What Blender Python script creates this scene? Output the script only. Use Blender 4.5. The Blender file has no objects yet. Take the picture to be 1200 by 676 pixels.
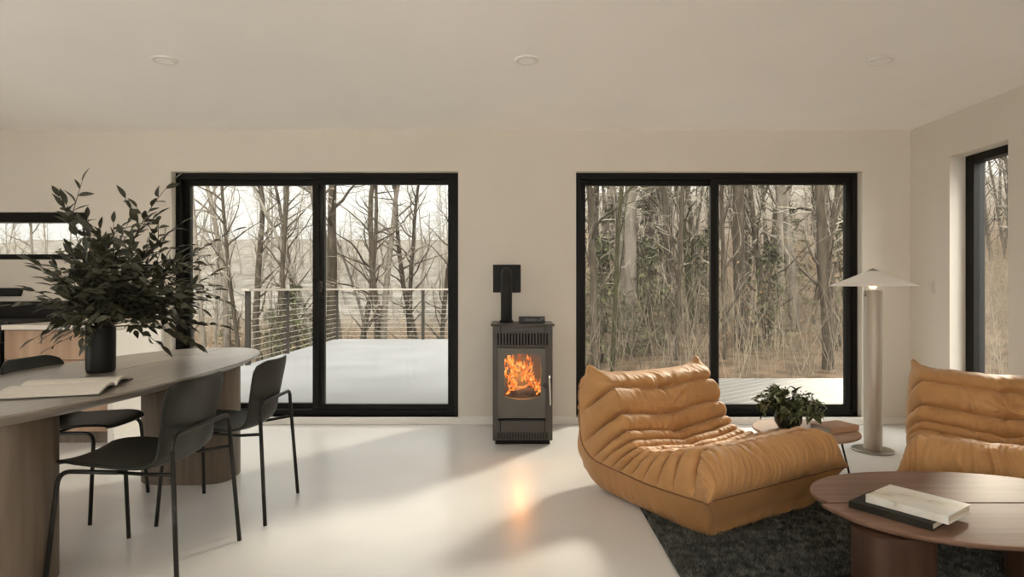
import bpy, bmesh, math, random
import numpy as np
from mathutils import Vector, Matrix, Quaternion
from mathutils import noise as mnoise

random.seed(7)
SC = bpy.context.scene
COL = SC.collection
PI = math.pi
D = 5.22          # inner face of the window wall
CAMH = 1.187
CEIL = 2.57
XR = 3.48         # inner face of the right wall
XL = -5.6
YR = -4.0         # rear wall behind the camera

# ------------------------------------------------------------------ helpers
def tag(o, label=None, cat=None, group=None, kind=None):
    if label: o['label'] = label
    if cat: o['category'] = cat
    if group: o['group'] = group
    if kind: o['kind'] = kind
    return o

def empty(name, loc=(0, 0, 0), rz=0.0):
    o = bpy.data.objects.new(name, None)
    o.empty_display_size = 0.1
    COL.objects.link(o)
    o.location = loc
    o.rotation_euler = (0, 0, rz)
    return o

class MB:
    """collects shapes; build() links them as ONE mesh object"""
    def __init__(s):
        s.v = []; s.f = []
    def add(s, vs, fs, M=None):
        k = len(s.v)
        if M is not None:
            vs = [tuple(M @ Vector(p)) for p in vs]
        s.v.extend([tuple(p) for p in vs])
        s.f.extend([tuple(i + k for i in f) for f in fs])
        return s
    def box(s, x0, x1, y0, y1, z0, z1, M=None):
        vs = [(x0,y0,z0),(x1,y0,z0),(x1,y1,z0),(x0,y1,z0),(x0,y0,z1),(x1,y0,z1),(x1,y1,z1),(x0,y1,z1)]
        return s.add(vs, [(0,3,2,1),(4,5,6,7),(0,1,5,4),(1,2,6,5),(2,3,7,6),(3,0,4,7)], M)
    def tube(s, pts, r, n=10, caps=True, M=None):
        pts = [Vector(p) for p in pts]
        m = len(pts)
        rs = r if isinstance(r, (list, tuple)) else [r] * m
        t0 = (pts[1] - pts[0]).normalized()
        ref = Vector((0, 0, 1)) if abs(t0.z) < 0.9 else Vector((1, 0, 0))
        nrm = (ref - t0 * ref.dot(t0)).normalized()
        vs = []; prev = t0
        for i, p in enumerate(pts):
            if i == 0: t = t0
            elif i == m - 1: t = (pts[i] - pts[i-1]).normalized()
            else:
                t = (pts[i+1] - pts[i]).normalized() + (pts[i] - pts[i-1]).normalized()
                t = t.normalized() if t.length > 1e-6 else prev
            q = prev.rotation_difference(t)
            nrm = (q @ nrm); nrm = (nrm - t * nrm.dot(t)).normalized()
            b = t.cross(nrm); prev = t
            for k in range(n):
                a = 2 * PI * k / n
                vs.append(p + (nrm * math.cos(a) + b * math.sin(a)) * rs[i])
        fs = []
        for i in range(m - 1):
            for k in range(n):
                k2 = (k + 1) % n
                fs.append((i*n+k, i*n+k2, (i+1)*n+k2, (i+1)*n+k))
        if caps:
            fs.append(tuple(range(n - 1, -1, -1)))
            fs.append(tuple((m - 1) * n + k for k in range(n)))
        return s.add(vs, fs, M)
    def lathe(s, prof, n=40, M=None, cap=True):
        vs = []; fs = []
        for (r, z) in prof:
            for k in range(n):
                a = 2 * PI * k / n
                vs.append((r * math.cos(a), r * math.sin(a), z))
        for i in range(len(prof) - 1):
            for k in range(n):
                k2 = (k + 1) % n
                fs.append((i*n+k, i*n+k2, (i+1)*n+k2, (i+1)*n+k))
        if cap:
            fs.append(tuple(range(n - 1, -1, -1)))
            fs.append(tuple((len(prof) - 1) * n + k for k in range(n)))
        return s.add(vs, fs, M)
    def prism(s, rings, M=None):
        """rings: list of equal-length closed outlines (3-D points) lofted and capped"""
        n = len(rings[0]); vs = []; fs = []
        for r in rings: vs.extend(r)
        for i in range(len(rings) - 1):
            for k in range(n):
                k2 = (k + 1) % n
                fs.append((i*n+k, i*n+k2, (i+1)*n+k2, (i+1)*n+k))
        fs.append(tuple(range(n - 1, -1, -1)))
        fs.append(tuple((len(rings) - 1) * n + k for k in range(n)))
        return s.add(vs, fs, M)
    def build(s, name, mat, parent=None, smooth=False, bevel=0.0, seg=2, loc=None, auto=None):
        me = bpy.data.meshes.new(name)
        me.from_pydata(s.v, [], s.f)
        me.update()
        if smooth or auto:
            me.polygons.foreach_set('use_smooth', [True] * len(me.polygons))
        if auto:
            me.set_sharp_from_angle(angle=math.radians(auto))
        o = bpy.data.objects.new(name, me)
        COL.objects.link(o)
        if mat: me.materials.append(mat)
        if parent: o.parent = parent
        if loc: o.location = loc
        if bevel > 0:
            b = o.modifiers.new('bevel', 'BEVEL'); b.width = bevel; b.segments = seg
            b.limit_method = 'ANGLE'; b.angle_limit = math.radians(40)
        return o

def grid_faces(nu, nv):
    fs = []
    for i in range(nu - 1):
        for j in range(nv - 1):
            a = i * nv + j
            fs.append((a, a + 1, a + nv + 1, a + nv))
    return fs

def fast_mesh(name, verts, quads, mat, parent=None, smooth=False):
    """numpy arrays -> mesh; quads is (n,k)"""
    me = bpy.data.meshes.new(name)
    verts = np.asarray(verts, dtype=np.float32); quads = np.asarray(quads, dtype=np.int32)
    n, k = quads.shape
    me.vertices.add(len(verts)); me.vertices.foreach_set('co', verts.ravel())
    me.loops.add(n * k); me.loops.foreach_set('vertex_index', quads.ravel())
    me.polygons.add(n)
    me.polygons.foreach_set('loop_start', np.arange(0, n * k, k, dtype=np.int32))
    me.update(calc_edges=True); me.validate()
    if smooth: me.polygons.foreach_set('use_smooth', [True] * len(me.polygons))
    o = bpy.data.objects.new(name, me); COL.objects.link(o)
    if mat: me.materials.append(mat)
    if parent: o.parent = parent
    return o

def children_of(o):
    return [c for c in bpy.data.objects if c.parent == o]

def copy_tree(o, parent=None):
    kids = children_of(o)
    c = o.copy(); COL.objects.link(c)
    if parent: c.parent = parent
    for k in kids: copy_tree(k, c)
    return c

def spline(pts, n):
    """Catmull-Rom resample of 2-D/3-D points, uniform in arc length"""
    P = np.array(pts, float)
    E = np.vstack([2*P[0]-P[1], P, 2*P[-1]-P[-2]])
    out = []
    for i in range(1, len(E) - 2):
        for t in np.linspace(0, 1, 24, endpoint=False):
            a, b, c, d = E[i-1], E[i], E[i+1], E[i+2]
            out.append(0.5*((2*b)+(-a+c)*t+(2*a-5*b+4*c-d)*t*t+(-a+3*b-3*c+d)*t**3))
    out.append(P[-1]); out = np.array(out)
    L = np.concatenate([[0], np.cumsum(np.linalg.norm(np.diff(out, axis=0), axis=1))])
    s = np.linspace(0, L[-1], n)
    return np.stack([np.interp(s, L, out[:, k]) for k in range(P.shape[1])], 1)

def sstep(a, b, x):
    t = min(1, max(0, (x - a) / (b - a))); return t * t * (3 - 2 * t)

# ------------------------------------------------------------------ materials
def mat(name, col, rough=0.5, var=0.06, scale=6.0, metal=0.0, bump=0.0, bscale=60.0, stretch=None,
        spec=0.5, sheen=0.0, coat=0.0, coat_rough=0.1, col2=None, detail=4.0, contrast=None):
    m = bpy.data.materials.new(name); m.use_nodes = True
    nt = m.node_tree; N = nt.nodes; L = nt.links
    b = N['Principled BSDF']
    tc = N.new('ShaderNodeTexCoord')
    mp = N.new('ShaderNodeMapping'); L.new(tc.outputs['Object'], mp.inputs['Vector'])
    if stretch: mp.inputs['Scale'].default_value = stretch
    nz = N.new('ShaderNodeTexNoise'); nz.inputs['Scale'].default_value = scale; nz.inputs['Detail'].default_value = detail
    L.new(mp.outputs['Vector'], nz.inputs['Vector'])
    rp = N.new('ShaderNodeValToRGB'); L.new(nz.outputs['Fac'], rp.inputs['Fac'])
    c1 = [max(0, c * (1 - var)) for c in col]
    c2 = [c * (1 + var) for c in col] if col2 is None else list(col2)
    if col2 is not None: c1 = list(col)
    lo, hi = contrast or (0.3, 0.7)
    rp.color_ramp.elements[0].position = lo; rp.color_ramp.elements[1].position = hi
    rp.color_ramp.elements[0].color = (*c1, 1); rp.color_ramp.elements[1].color = (*c2, 1)
    L.new(rp.outputs['Color'], b.inputs['Base Color'])
    b.inputs['Roughness'].default_value = rough
    b.inputs['Metallic'].default_value = metal
    b.inputs['Specular IOR Level'].default_value = spec
    b.inputs['Sheen Weight'].default_value = sheen
    b.inputs['Coat Weight'].default_value = coat
    b.inputs['Coat Roughness'].default_value = coat_rough
    if bump > 0:
        n2 = N.new('ShaderNodeTexNoise'); n2.inputs['Scale'].default_value = bscale; n2.inputs['Detail'].default_value = 5
        L.new(mp.outputs['Vector'], n2.inputs['Vector'])
        bp = N.new('ShaderNodeBump'); bp.inputs['Strength'].default_value = bump; bp.inputs['Distance'].default_value = 0.01
        L.new(n2.outputs['Fac'], bp.inputs['Height']); L.new(bp.outputs['Normal'], b.inputs['Normal'])
    return m

def wood(name, dark, light, axis='X', rough=0.45, scale=1.0, coat=0.0):
    """grain streaks running along an axis"""
    st = {'X': (0.6, 9, 9), 'Y': (9, 0.6, 9), 'Z': (9, 9, 0.6)}[axis]
    m = mat(name, dark, rough, scale=3.0 * scale, stretch=st, col2=light, detail=8, contrast=(0.32, 0.68),
            bump=0.08, bscale=9, coat=coat, spec=0.35)
    return m

M = {}
M['wall'] = mat('wall_paint', (0.705, 0.655, 0.575), 0.75, 0.015, 3, bump=0.03, bscale=220)
M['ceiling'] = mat('ceiling_paint', (0.94, 0.91, 0.865), 0.8, 0.012, 2)
M['trim'] = mat('trim_paint', (0.80, 0.77, 0.72), 0.45, 0.015, 3)
M['floor'] = mat('pale_polished_concrete', (0.655, 0.642, 0.618), 0.42, col2=(0.725, 0.714, 0.692), scale=1.1, detail=8,
                 bump=0.015, bscale=30, coat=0.55, coat_rough=0.27)
M['black_frame'] = mat('black_window_frame', (0.007, 0.006, 0.0045), 0.5, 0.1, 8, spec=0.2)
M['black_metal'] = mat('black_tube_steel', (0.012, 0.011, 0.008), 0.45, 0.1, 10, spec=0.35)
M['chair_shell'] = mat('grey_green_shell', (0.021, 0.022, 0.016), 0.5, 0.10, 14, spec=0.3, bump=0.05, bscale=300)
M['table_wood'] = wood('grey_brown_oak', (0.215, 0.182, 0.145), (0.29, 0.25, 0.205), 'Y', 0.55, coat=1.0)
M['table_wood'].node_tree.nodes['Principled BSDF'].inputs['Coat Roughness'].default_value = 0.28
M['pedestal_wood'] = wood('grey_brown_oak_upright', (0.11, 0.082, 0.056), (0.165, 0.125, 0.088), 'Z', 0.5)
M['groove'] = mat('dark_joint', (0.02, 0.015, 0.012), 0.8)
M['walnut'] = wood('walnut', (0.175, 0.095, 0.058), (0.245, 0.142, 0.094), 'X', 0.5)
M['walnut_leg'] = wood('walnut_upright', (0.042, 0.020, 0.011), (0.072, 0.034, 0.020), 'Z', 0.45)
M['side_wood'] = wood('pale_walnut', (0.33, 0.20, 0.13), (0.42, 0.27, 0.18), 'X', 0.4)
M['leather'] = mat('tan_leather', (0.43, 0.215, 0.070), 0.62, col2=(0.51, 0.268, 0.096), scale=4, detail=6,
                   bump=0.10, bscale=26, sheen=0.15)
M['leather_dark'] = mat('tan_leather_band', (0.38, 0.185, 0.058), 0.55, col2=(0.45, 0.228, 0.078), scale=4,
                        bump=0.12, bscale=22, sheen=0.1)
M['piping'] = mat('brown_piping', (0.20, 0.085, 0.03), 0.55)
M['stove'] = mat('dark_stove_steel', (0.040, 0.033, 0.023), 0.42, 0.08, 9, metal=0.3)
M['stove_door'] = mat('grey_stove_door', (0.062, 0.054, 0.040), 0.38, 0.07, 7, metal=0.4)
M['soot'] = mat('soot_black', (0.006, 0.005, 0.004), 0.9)
M['pipe'] = mat('black_flue', (0.010, 0.010, 0.008), 0.55, 0.1, 12, spec=0.3)
M['steel'] = mat('brushed_steel', (0.55, 0.52, 0.47), 0.3, 0.05, 30, metal=1.0)
M['log'] = mat('charred_log', (0.03, 0.018, 0.012), 0.9, 0.5, 12, bump=0.6, bscale=25)
M['lamp_metal'] = mat('satin_nickel', (0.50, 0.455, 0.385), 0.5, 0.01, 20, metal=0.5, stretch=(1, 1, 0.05))
M['lamp_base'] = mat('dull_nickel', (0.33, 0.30, 0.26), 0.33, 0.05, 12, metal=0.9)
M['shade'] = mat('white_shade', (0.86, 0.82, 0.76), 0.6, 0.02, 6)
M['rug'] = mat('charcoal_rug', (0.018, 0.021, 0.017), 0.95, col2=(0.055, 0.060, 0.050), scale=24, detail=5)
M['rug_pile'] = mat('charcoal_wool', (0.012, 0.015, 0.012), 0.9, col2=(0.20, 0.205, 0.18), scale=30, detail=6, sheen=0.0, spec=0.2)  # lighter fibre tone paints in the highlights of the pile
M['vase'] = mat('matte_black_vase', (0.010, 0.011, 0.008), 0.5, 0.1, 10, spec=0.3)
M['leaf'] = mat('dark_olive_leaf', (0.022, 0.025, 0.011), 0.42, col2=(0.085, 0.083, 0.048), scale=14)
M['stem'] = mat('brown_stem', (0.06, 0.045, 0.028), 0.7, 0.2, 20)
M['pot'] = mat('dark_green_glaze', (0.016, 0.024, 0.014), 0.25, 0.2, 12)
M['leaf2'] = mat('green_leaf', (0.038, 0.050, 0.014), 0.5, col2=(0.12, 0.135, 0.05), scale=18)
M['berry'] = mat('pale_bud', (0.34, 0.32, 0.20), 0.6, 0.3, 30)
M['paper'] = mat('book_paper', (0.70, 0.655, 0.58), 0.85, 0.05, 40)
M['page_edge'] = mat('page_edges', (0.52, 0.46, 0.37), 0.9, 0.14, 3, stretch=(1, 1, 160))
M['page_shadow'] = mat('page_shadow_grey', (0.10, 0.09, 0.075), 0.9)  # dark tone stands in for the shade beneath the arched pages
M['cabinet'] = wood('pale_oak_front', (0.34, 0.215, 0.135), (0.46, 0.315, 0.21), 'Z', 0.5, 0.5)
M['counter'] = mat('pale_worktop', (0.66, 0.60, 0.52), 0.3, 0.03, 10)
M['white_panel'] = mat('white_panel', (0.80, 0.765, 0.71), 0.5, 0.015, 4)
M['range'] = mat('black_enamel', (0.008, 0.008, 0.007), 0.35, 0.1, 10, spec=0.25)
M['iron'] = mat('cast_iron', (0.030, 0.030, 0.026), 0.6, 0.2, 30, bump=0.2)
M['snow'] = mat('frosty_deck', (0.074, 0.0735, 0.073), 0.6, col2=(0.102, 0.1015, 0.101), scale=0.9, detail=9)
M['bounce_slab'] = mat('pale_bounce_slab', (0.84, 0.83, 0.81), 0.8, 0.05, 2)
M['rail_wood'] = mat('weathered_rail', (0.17, 0.15, 0.125), 0.7, 0.12, 12, spec=0.1)
M['cable'] = mat('steel_cable', (0.20, 0.185, 0.16), 0.6, 0.05, 20, spec=0.1)
M['post'] = mat('dark_post', (0.016, 0.013, 0.010), 0.7, 0.1, 12, spec=0.08)
M['litter'] = mat('leaf_litter_far_haze', (0.022, 0.0145, 0.0085), 0.95, col2=(0.080, 0.054, 0.034), scale=2.5, detail=12, bump=1.0, bscale=6, spec=0.06)
M['field'] = mat('far_hillside', (0.30, 0.27, 0.235), 0.95, col2=(0.42, 0.385, 0.34), scale=0.25, detail=12)
M['bark'] = mat('grey_brown_bark', (0.014, 0.0105, 0.007), 0.9, col2=(0.042, 0.033, 0.023), scale=5, stretch=(2, 2, 0.5), detail=8, bump=0.6, bscale=14, spec=0.06)
M['bark_pale'] = mat('pale_bark', (0.045, 0.037, 0.028), 0.9, col2=(0.105, 0.089, 0.071), scale=4, stretch=(2, 2, 0.5), detail=8, bump=0.5, bscale=14, spec=0.06)
M['bark_moss'] = mat('mossy_bark', (0.010, 0.0098, 0.004), 0.95, col2=(0.026, 0.024, 0.011), scale=4, detail=8, bump=0.6, bscale=14, spec=0.06)
M['bark_hazy'] = mat('haze_paled_bark', (0.060, 0.051, 0.040), 0.9, col2=(0.13, 0.115, 0.095), scale=4, stretch=(2, 2, 0.5), detail=8, spec=0.06)  # bark colour lightened to paint haze over the left and far trees
M['frost_twig'] = mat('frosted_twig', (0.065, 0.053, 0.039), 0.9, col2=(0.25, 0.22, 0.175), scale=0.8, detail=4, spec=0.06)
M['twig'] = mat('tan_brush', (0.035, 0.026, 0.016), 0.9, col2=(0.20, 0.165, 0.12), scale=0.7, detail=6, spec=0.06)
M['dry_leaf'] = mat('dry_beech_leaf', (0.080, 0.046, 0.020), 0.8, col2=(0.17, 0.11, 0.056), scale=1.2, detail=6, spec=0.06)
M['evergreen'] = mat('dull_evergreen', (0.020, 0.023, 0.009), 0.8, col2=(0.078, 0.080, 0.038), scale=2.0, detail=6, spec=0.06)
M['switch'] = mat('ivory_switch', (0.66, 0.61, 0.53), 0.4, 0.02, 8)

def glass_mat():
    m = bpy.data.materials.new('window_glass'); m.use_nodes = True
    nt = m.node_tree; N = nt.nodes; L = nt.links
    N.remove(N['Principled BSDF'])
    tr = N.new('ShaderNodeBsdfTransparent'); tr.inputs['Color'].default_value = (0.93, 0.94, 0.92, 1)
    gl = N.new('ShaderNodeBsdfGlossy'); gl.inputs['Roughness'].default_value = 0.01
    df = N.new('ShaderNodeBsdfTranslucent'); df.inputs['Color'].default_value = (0.8, 0.78, 0.74, 1)
    nz = N.new('ShaderNodeTexNoise'); nz.inputs['Scale'].default_value = 3; nz.inputs['Detail'].default_value = 6
    mr = N.new('ShaderNodeMapRange'); mr.inputs['To Min'].default_value = 0.003; mr.inputs['To Max'].default_value = 0.014
    L.new(nz.outputs['Fac'], mr.inputs['Value'])
    m1 = N.new('ShaderNodeMixShader'); L.new(mr.outputs['Result'], m1.inputs['Fac'])
    L.new(tr.outputs[0], m1.inputs[1]); L.new(df.outputs[0], m1.inputs[2])
    lw = N.new('ShaderNodeLayerWeight'); lw.inputs['Blend'].default_value = 0.5
    pw = N.new('ShaderNodeMath'); pw.operation = 'POWER'; pw.inputs[1].default_value = 5.0; L.new(lw.outputs['Facing'], pw.inputs[0])
    fr = N.new('ShaderNodeMapRange'); fr.inputs['To Min'].default_value = 0.010; fr.inputs['To Max'].default_value = 0.9
    L.new(pw.outputs[0], fr.inputs['Value'])
    m2 = N.new('ShaderNodeMixShader'); L.new(fr.outputs[0], m2.inputs['Fac'])
    L.new(m1.outputs[0], m2.inputs[1]); L.new(gl.outputs[0], m2.inputs[2])
    L.new(m2.outputs[0], N['Material Output'].inputs['Surface'])
    return m
M['glass'] = glass_mat()

def emit_mat(name, col, strength):
    m = bpy.data.materials.new(name); m.use_nodes = True
    N = m.node_tree.nodes; L = m.node_tree.links
    N.remove(N['Principled BSDF'])
    e = N.new('ShaderNodeEmission'); e.inputs['Color'].default_value = (*col, 1); e.inputs['Strength'].default_value = strength
    L.new(e.outputs[0], N['Material Output'].inputs['Surface'])
    return m
M['bulb'] = emit_mat('warm_bulb', (1.0, 0.60, 0.28), 2.4)

def flame_mat():
    m = bpy.data.materials.new('flame'); m.use_nodes = True
    N = m.node_tree.nodes; L = m.node_tree.links
    N.remove(N['Principled BSDF'])
    tc = N.new('ShaderNodeTexCoord'); mp = N.new('ShaderNodeMapping'); mp.inputs['Scale'].default_value = (1, 1, 0.55)
    L.new(tc.outputs['Object'], mp.inputs['Vector'])
    nz = N.new('ShaderNodeTexNoise'); nz.inputs['Scale'].default_value = 34; nz.inputs['Detail'].default_value = 4
    nz.inputs['Distortion'].default_value = 1.6
    L.new(mp.outputs[0], nz.inputs['Vector'])
    rp = N.new('ShaderNodeValToRGB'); L.new(nz.outputs['Fac'], rp.inputs['Fac'])
    el = rp.color_ramp.elements
    el[0].position = 0.36; el[0].color = (0.05, 0.006, 0.0, 1)
    el[1].position = 0.72; el[1].color = (1.0, 0.62, 0.22, 1)
    a = el.new(0.46); a.color = (0.55, 0.09, 0.008, 1)
    b = el.new(0.58); b.color = (1.0, 0.26, 0.03, 1)
    e = N.new('ShaderNodeEmission'); e.inputs['Strength'].default_value = 1.15
    L.new(rp.outputs[0], e.inputs['Color'])
    L.new(e.outputs[0], N['Material Output'].inputs['Surface'])
    return m
M['flame'] = flame_mat()

# ------------------------------------------------------------------ room shell
def wall_cells(mb, a0, a1, z0, z1, holes, place):
    xs = sorted({a0, a1, *[h[0] for h in holes], *[h[1] for h in holes]})
    zs = sorted({z0, z1, *[h[2] for h in holes], *[h[3] for h in holes]})
    for i in range(len(xs) - 1):
        j = 0
        while j < len(zs) - 1:
            cx = (xs[i] + xs[i+1]) / 2
            def inside(jj):
                cz = (zs[jj] + zs[jj+1]) / 2
                return any(h[0] < cx < h[1] and h[2] < cz < h[3] for h in holes)
            if inside(j): j += 1; continue
            k = j
            while k + 1 < len(zs) - 1 and not inside(k + 1): k += 1
            place(mb, xs[i], xs[i+1], zs[j], zs[k+1]); j = k + 1

TH = 0.22
W1 = (-2.98, -0.47, 0.065, 2.21)
W2 = (0.56, 3.06, 0.065, 2.21)
WK = (-5.0, -3.71, 1.44, 1.857)
W3 = (4.19, 4.75, 0.065, 2.235)

def struct(o): o['kind'] = 'structure'; return o
b = MB(); b.box(XL - TH, XR + TH, YR - TH, D + TH, -0.12, 0.0)
struct(b.build('floor', M['floor']))
b = MB(); b.box(XL - TH, XR + TH, YR - TH, D + TH, CEIL, CEIL + 0.15)
struct(b.build('ceiling', M['ceiling']))
b = MB(); wall_cells(b, XL - TH, XR + TH, 0, CEIL, [W1, W2, WK], lambda m, x0, x1, z0, z1: m.box(x0, x1, D, D + TH, z0, z1))
struct(b.build('wall_back', M['wall']))
b = MB(); wall_cells(b, YR, D, 0, CEIL, [W3], lambda m, x0, x1, z0, z1: m.box(XR, XR + TH, x0, x1, z0, z1))
struct(b.build('wall_right', M['wall']))
b = MB(); wall_cells(b, YR, D, 0, CEIL, [(0.4, 1.9, 0.1, 2.3)], lambda m, x0, x1, z0, z1: m.box(XL - TH, XL, x0, x1, z0, z1))  # opening is unseen, added to let in fill light
struct(b.build('wall_left', M['wall']))
b = MB(); wall_cells(b, XL - TH, XR + TH, 0, CEIL, [(-1.25, 1.45, 0.1, 2.45)],  # unseen opening behind the camera, added for fill light
                     lambda m, x0, x1, z0, z1: m.box(x0, x1, YR - TH, YR, z0, z1))
struct(b.build('wall_front', M['wall']))
# baseboards
b = MB()
b.box(-3.02, W1[1] + 0.03, D - 0.014, D, 0, 0.055)
b.box(W1[1] + 0.03, W2[0] - 0.03, D - 0.012, D, 0, 0.075)
b.box(W2[0] - 0.03, XR, D - 0.014, D, 0, 0.055)
struct(b.build('baseboard_back', M['trim'], bevel=0.003))
b = MB(); b.box(XR - 0.012, XR, YR, D - 0.014, 0, 0.075)
struct(b.build('baseboard_right', M['trim'], bevel=0.003))

def sliding_window(name, W, slide_right, handle=True):
    x0, x1, z0, z1 = W
    yf = D + 0.07                     # interior face of the frame
    root = empty(name, ((x0 + x1) / 2, yf, z0)); struct(root)
    cx = (x0 + x1) / 2
    X0, X1 = x0 - cx, x1 - cx; H = z1 - z0
    t = 0.048
    f = MB()
    f.box(X0, X0 + t, 0, 0.12, 0, H); f.box(X1 - t, X1, 0, 0.12, 0, H)
    f.box(X0 + t, X1 - t, 0, 0.12, H - 0.055, H); f.box(X0 + t, X1 - t, 0, 0.12, 0, 0.05)
    f.box(X0 + t, X1 - t, 0.052, 0.06, H - 0.075, H - 0.055)      # head track lip
    f.build('window_frame', M['black_frame'], root, bevel=0.003)
    def sash(a, c, y, mull, out):
        s = MB(); w = 0.045
        L_, R_ = (out if a < 0 and a < -0.3 and c < 0.3 else mull), mull
        lw = 0.05; rw = 0.05
        s.box(a, a + lw, y, y + 0.045, 0.05, H - 0.055)
        s.box(c - rw, c, y, y + 0.045, 0.05, H - 0.055)
        s.box(a + lw, c - rw, y, y + 0.045, H - 0.055 - w, H - 0.055)
        s.box(a + lw, c - rw, y, y + 0.045, 0.05, 0.05 + w)
        so = s.build('sash', M['black_frame'], root, bevel=0.002)
        g = MB(); g.box(a + lw, c - rw, y + 0.018, y + 0.026, 0.05 + w, H - 0.055 - w)
        g.build('glass_pane', M['glass'], so)
        return so
    s1 = sash(X0 + t, 0.045, 0.062 if slide_right else 0.01, 0.05, 0.05)
    s2 = sash(-0.045, X1 - t, 0.01 if slide_right else 0.062, 0.05, 0.05)
    if handle:
        h = MB()
        n = 14; ring0 = []; ring1 = []
        for k in range(n):
            a = 2 * PI * k / n
            ring0.append((0.022 + 0.02 * math.cos(a), 0.012, 1.14 + 0.05 * math.sin(a)))
            ring1.append((0.022 + 0.02 * math.cos(a), -0.014, 1.14 + 0.05 * math.sin(a)))
        h.prism([ring0, ring1]); h.build('pull_handle', M['black_metal'], s2, auto=40)
    # white sill board below the frame
    s = MB(); s.box(X0, X1, -0.085, 0.12, -0.02, 0.0)
    s.build('sill', M['trim'], root, bevel=0.003)
    return root

# the sill boards need room: wall opening bottom sits at W[2]
sliding_window('window_1', W1, True)
sliding_window('window_2', W2, True, handle=False)

def fixed_window(name, along, W, depth0, t, axis):
    a0, a1, z0, z1 = W
    root = empty(name, (0, 0, 0)); struct(root)
    f = MB(); g = MB()
    def bx(m, p0, p1, q0, q1, r0, r1):
        if axis == 'Y': m.box(q0, q1, p0, p1, r0, r1)
        else: m.box(p0, p1, q0, q1, r0, r1)
    d0, d1 = depth0, depth0 + 0.09
    tb, tt = t[1], t[2]
    bx(f, a0, a0 + t[0], d0, d1, z0, z1); bx(f, a1 - t[0], a1, d0, d1, z0, z1)
    bx(f, a0 + t[0], a1 - t[0], d0, d1, z0, z0 + tb); bx(f, a0 + t[0], a1 - t[0], d0, d1, z1 - tt, z1)
    fo = f.build('window_frame', M['black_frame'], root, bevel=0.003)
    bx(g, a0 + t[0], a1 - t[0], d0 + 0.04, d0 + 0.048, z0 + tb, z1 - tt)
    g.build('glass_pane', M['glass'], root)
    return root
fixed_window('window_3', None, W3, XR + 0.125, (0.085, 0.06, 0.06), 'Y')
fixed_window('window_4', None, WK, D + 0.06, (0.05, 0.05, 0.085), 'X')

# recessed ceiling lights
for (x, y, lab) in ((-2.10, 3.61, 'small round white ceiling light above the dining table, leftmost of the row'),
                    (0.09, 3.61, 'small round white ceiling light in line with the stove, middle of the row'),
                    (2.23, 3.61, 'small round white ceiling light above the floor lamp side, rightmost of the row')):
    r = empty('ceiling_light', (x, y, CEIL)); tag(r, lab, 'ceiling light', 'recessed ceiling lights')
    MB().lathe([(0.052, -0.001), (0.054, -0.010), (0.068, -0.011), (0.074, -0.006), (0.075, 0.0)], 36).build('trim_ring', M['trim'], r, smooth=True)
    MB().lathe([(0.0505, -0.009), (0.05, -0.006), (0.048, -0.0055)], 32).build('lens', M['ceiling'], r)

# light switch on the right wall
r = empty('light_switch', (XR, 4.95, 1.195)); tag(r, 'ivory light switch plate on the right wall beside the corner', 'switch')
MB().box(-0.007, -0.0005, -0.036, 0.036, -0.058, 0.058).build('plate', M['switch'], r, bevel=0.002)
MB().box(-0.012, -0.0065, -0.016, 0.016, -0.032, 0.032).build('rocker', M['switch'], r, bevel=0.002)

# ------------------------------------------------------------------ dining table
TX, TY = -2.11, 3.09
TA, TB = 0.515, 1.345           # half width, half length
def superell(a, b, n, m, z, yoff=0, inset=0.0):
    out = []
    for k in range(m):
        t = 2 * PI * k / m
        c, s = math.cos(t), math.sin(t)
        x = (a - inset) * math.copysign(abs(c) ** (2 / n), c)
        y = (b - inset) * math.copysign(abs(s) ** (2 / n), s)
        out.append((x, y + yoff, z))
    return out
dt = empty('dining_table', (TX, TY, 0))
tag(dt, 'long oval grey brown oak dining table on two broad column legs', 'table')
def half_top(side):
    """one half of the top, split down the middle joint"""
    rings = []
    for (z, ins) in ((0.700, 0.075), (0.712, 0.05), (0.738, 0.004), (0.744, 0.0), (0.750, 0.003)):
        pts = []
        n = 60
        for k in range(n + 1):
            t = -PI / 2 + PI * k / n
            c, s = math.cos(t), math.sin(t)
            x = side * ((TA - ins) * abs(c) ** (2 / 2.35))
            y = (TB - ins) * math.copysign(abs(s) ** (2 / 2.35), s)
            if abs(x) < 0.0038: x = side * 0.0038
            pts.append((x, y, z))
        if side < 0: pts = pts[::-1]
        rings.append(pts)
    return MB().prism(rings)
for side in (1, -1):
    half_top(side).build('tabletop_half', M['table_wood'], dt, auto=35)
g = MB(); g.box(-0.0036, 0.0036, -TB + 0.08, TB - 0.09, 0.715, 0.742)
g.build('centre_joint', M['groove'], dt)
g = MB(); g.box(-0.17, 0.15, 0.83, 0.838, 0.7497, 0.7503); g.build('cross_joint', M['groove'], dt)
def pedestal(cx, y0, y1, hw):
    cy = (y0 + y1) / 2
    rings = []
    for z in (0.0, 0.006, 0.694, 0.702):
        ins = 0.004 if z in (0.0,) else 0.0
        pts = superell(hw, (y1 - y0) / 2, 3.2, 48, z, 0, ins)
        rings.append([(p[0] + cx - TX, p[1] + cy - TY, z) for p in pts])
    return MB().prism(rings)
pedestal(-2.135, 2.20, 2.54, 0.28).build('pedestal', M['pedestal_wood'], dt, auto=40)
pedestal(-2.02, 3.60, 3.94, 0.278).build('pedestal', M['pedestal_wood'], dt, auto=40)

# ------------------------------------------------------------------ dining chairs (front = local -Y)
def arc_pts(a, b, c, n=6, r=0.05):
    """path a-b-c with corner b rounded"""
    a, b, c = Vector(a), Vector(b), Vector(c)
    p0 = b + (a - b).normalized() * r; p1 = b + (c - b).normalized() * r
    return [tuple(p0.lerp(b, t).lerp(b.lerp(p1, t), t)) for t in [k / n for k in range(n + 1)]]

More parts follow.
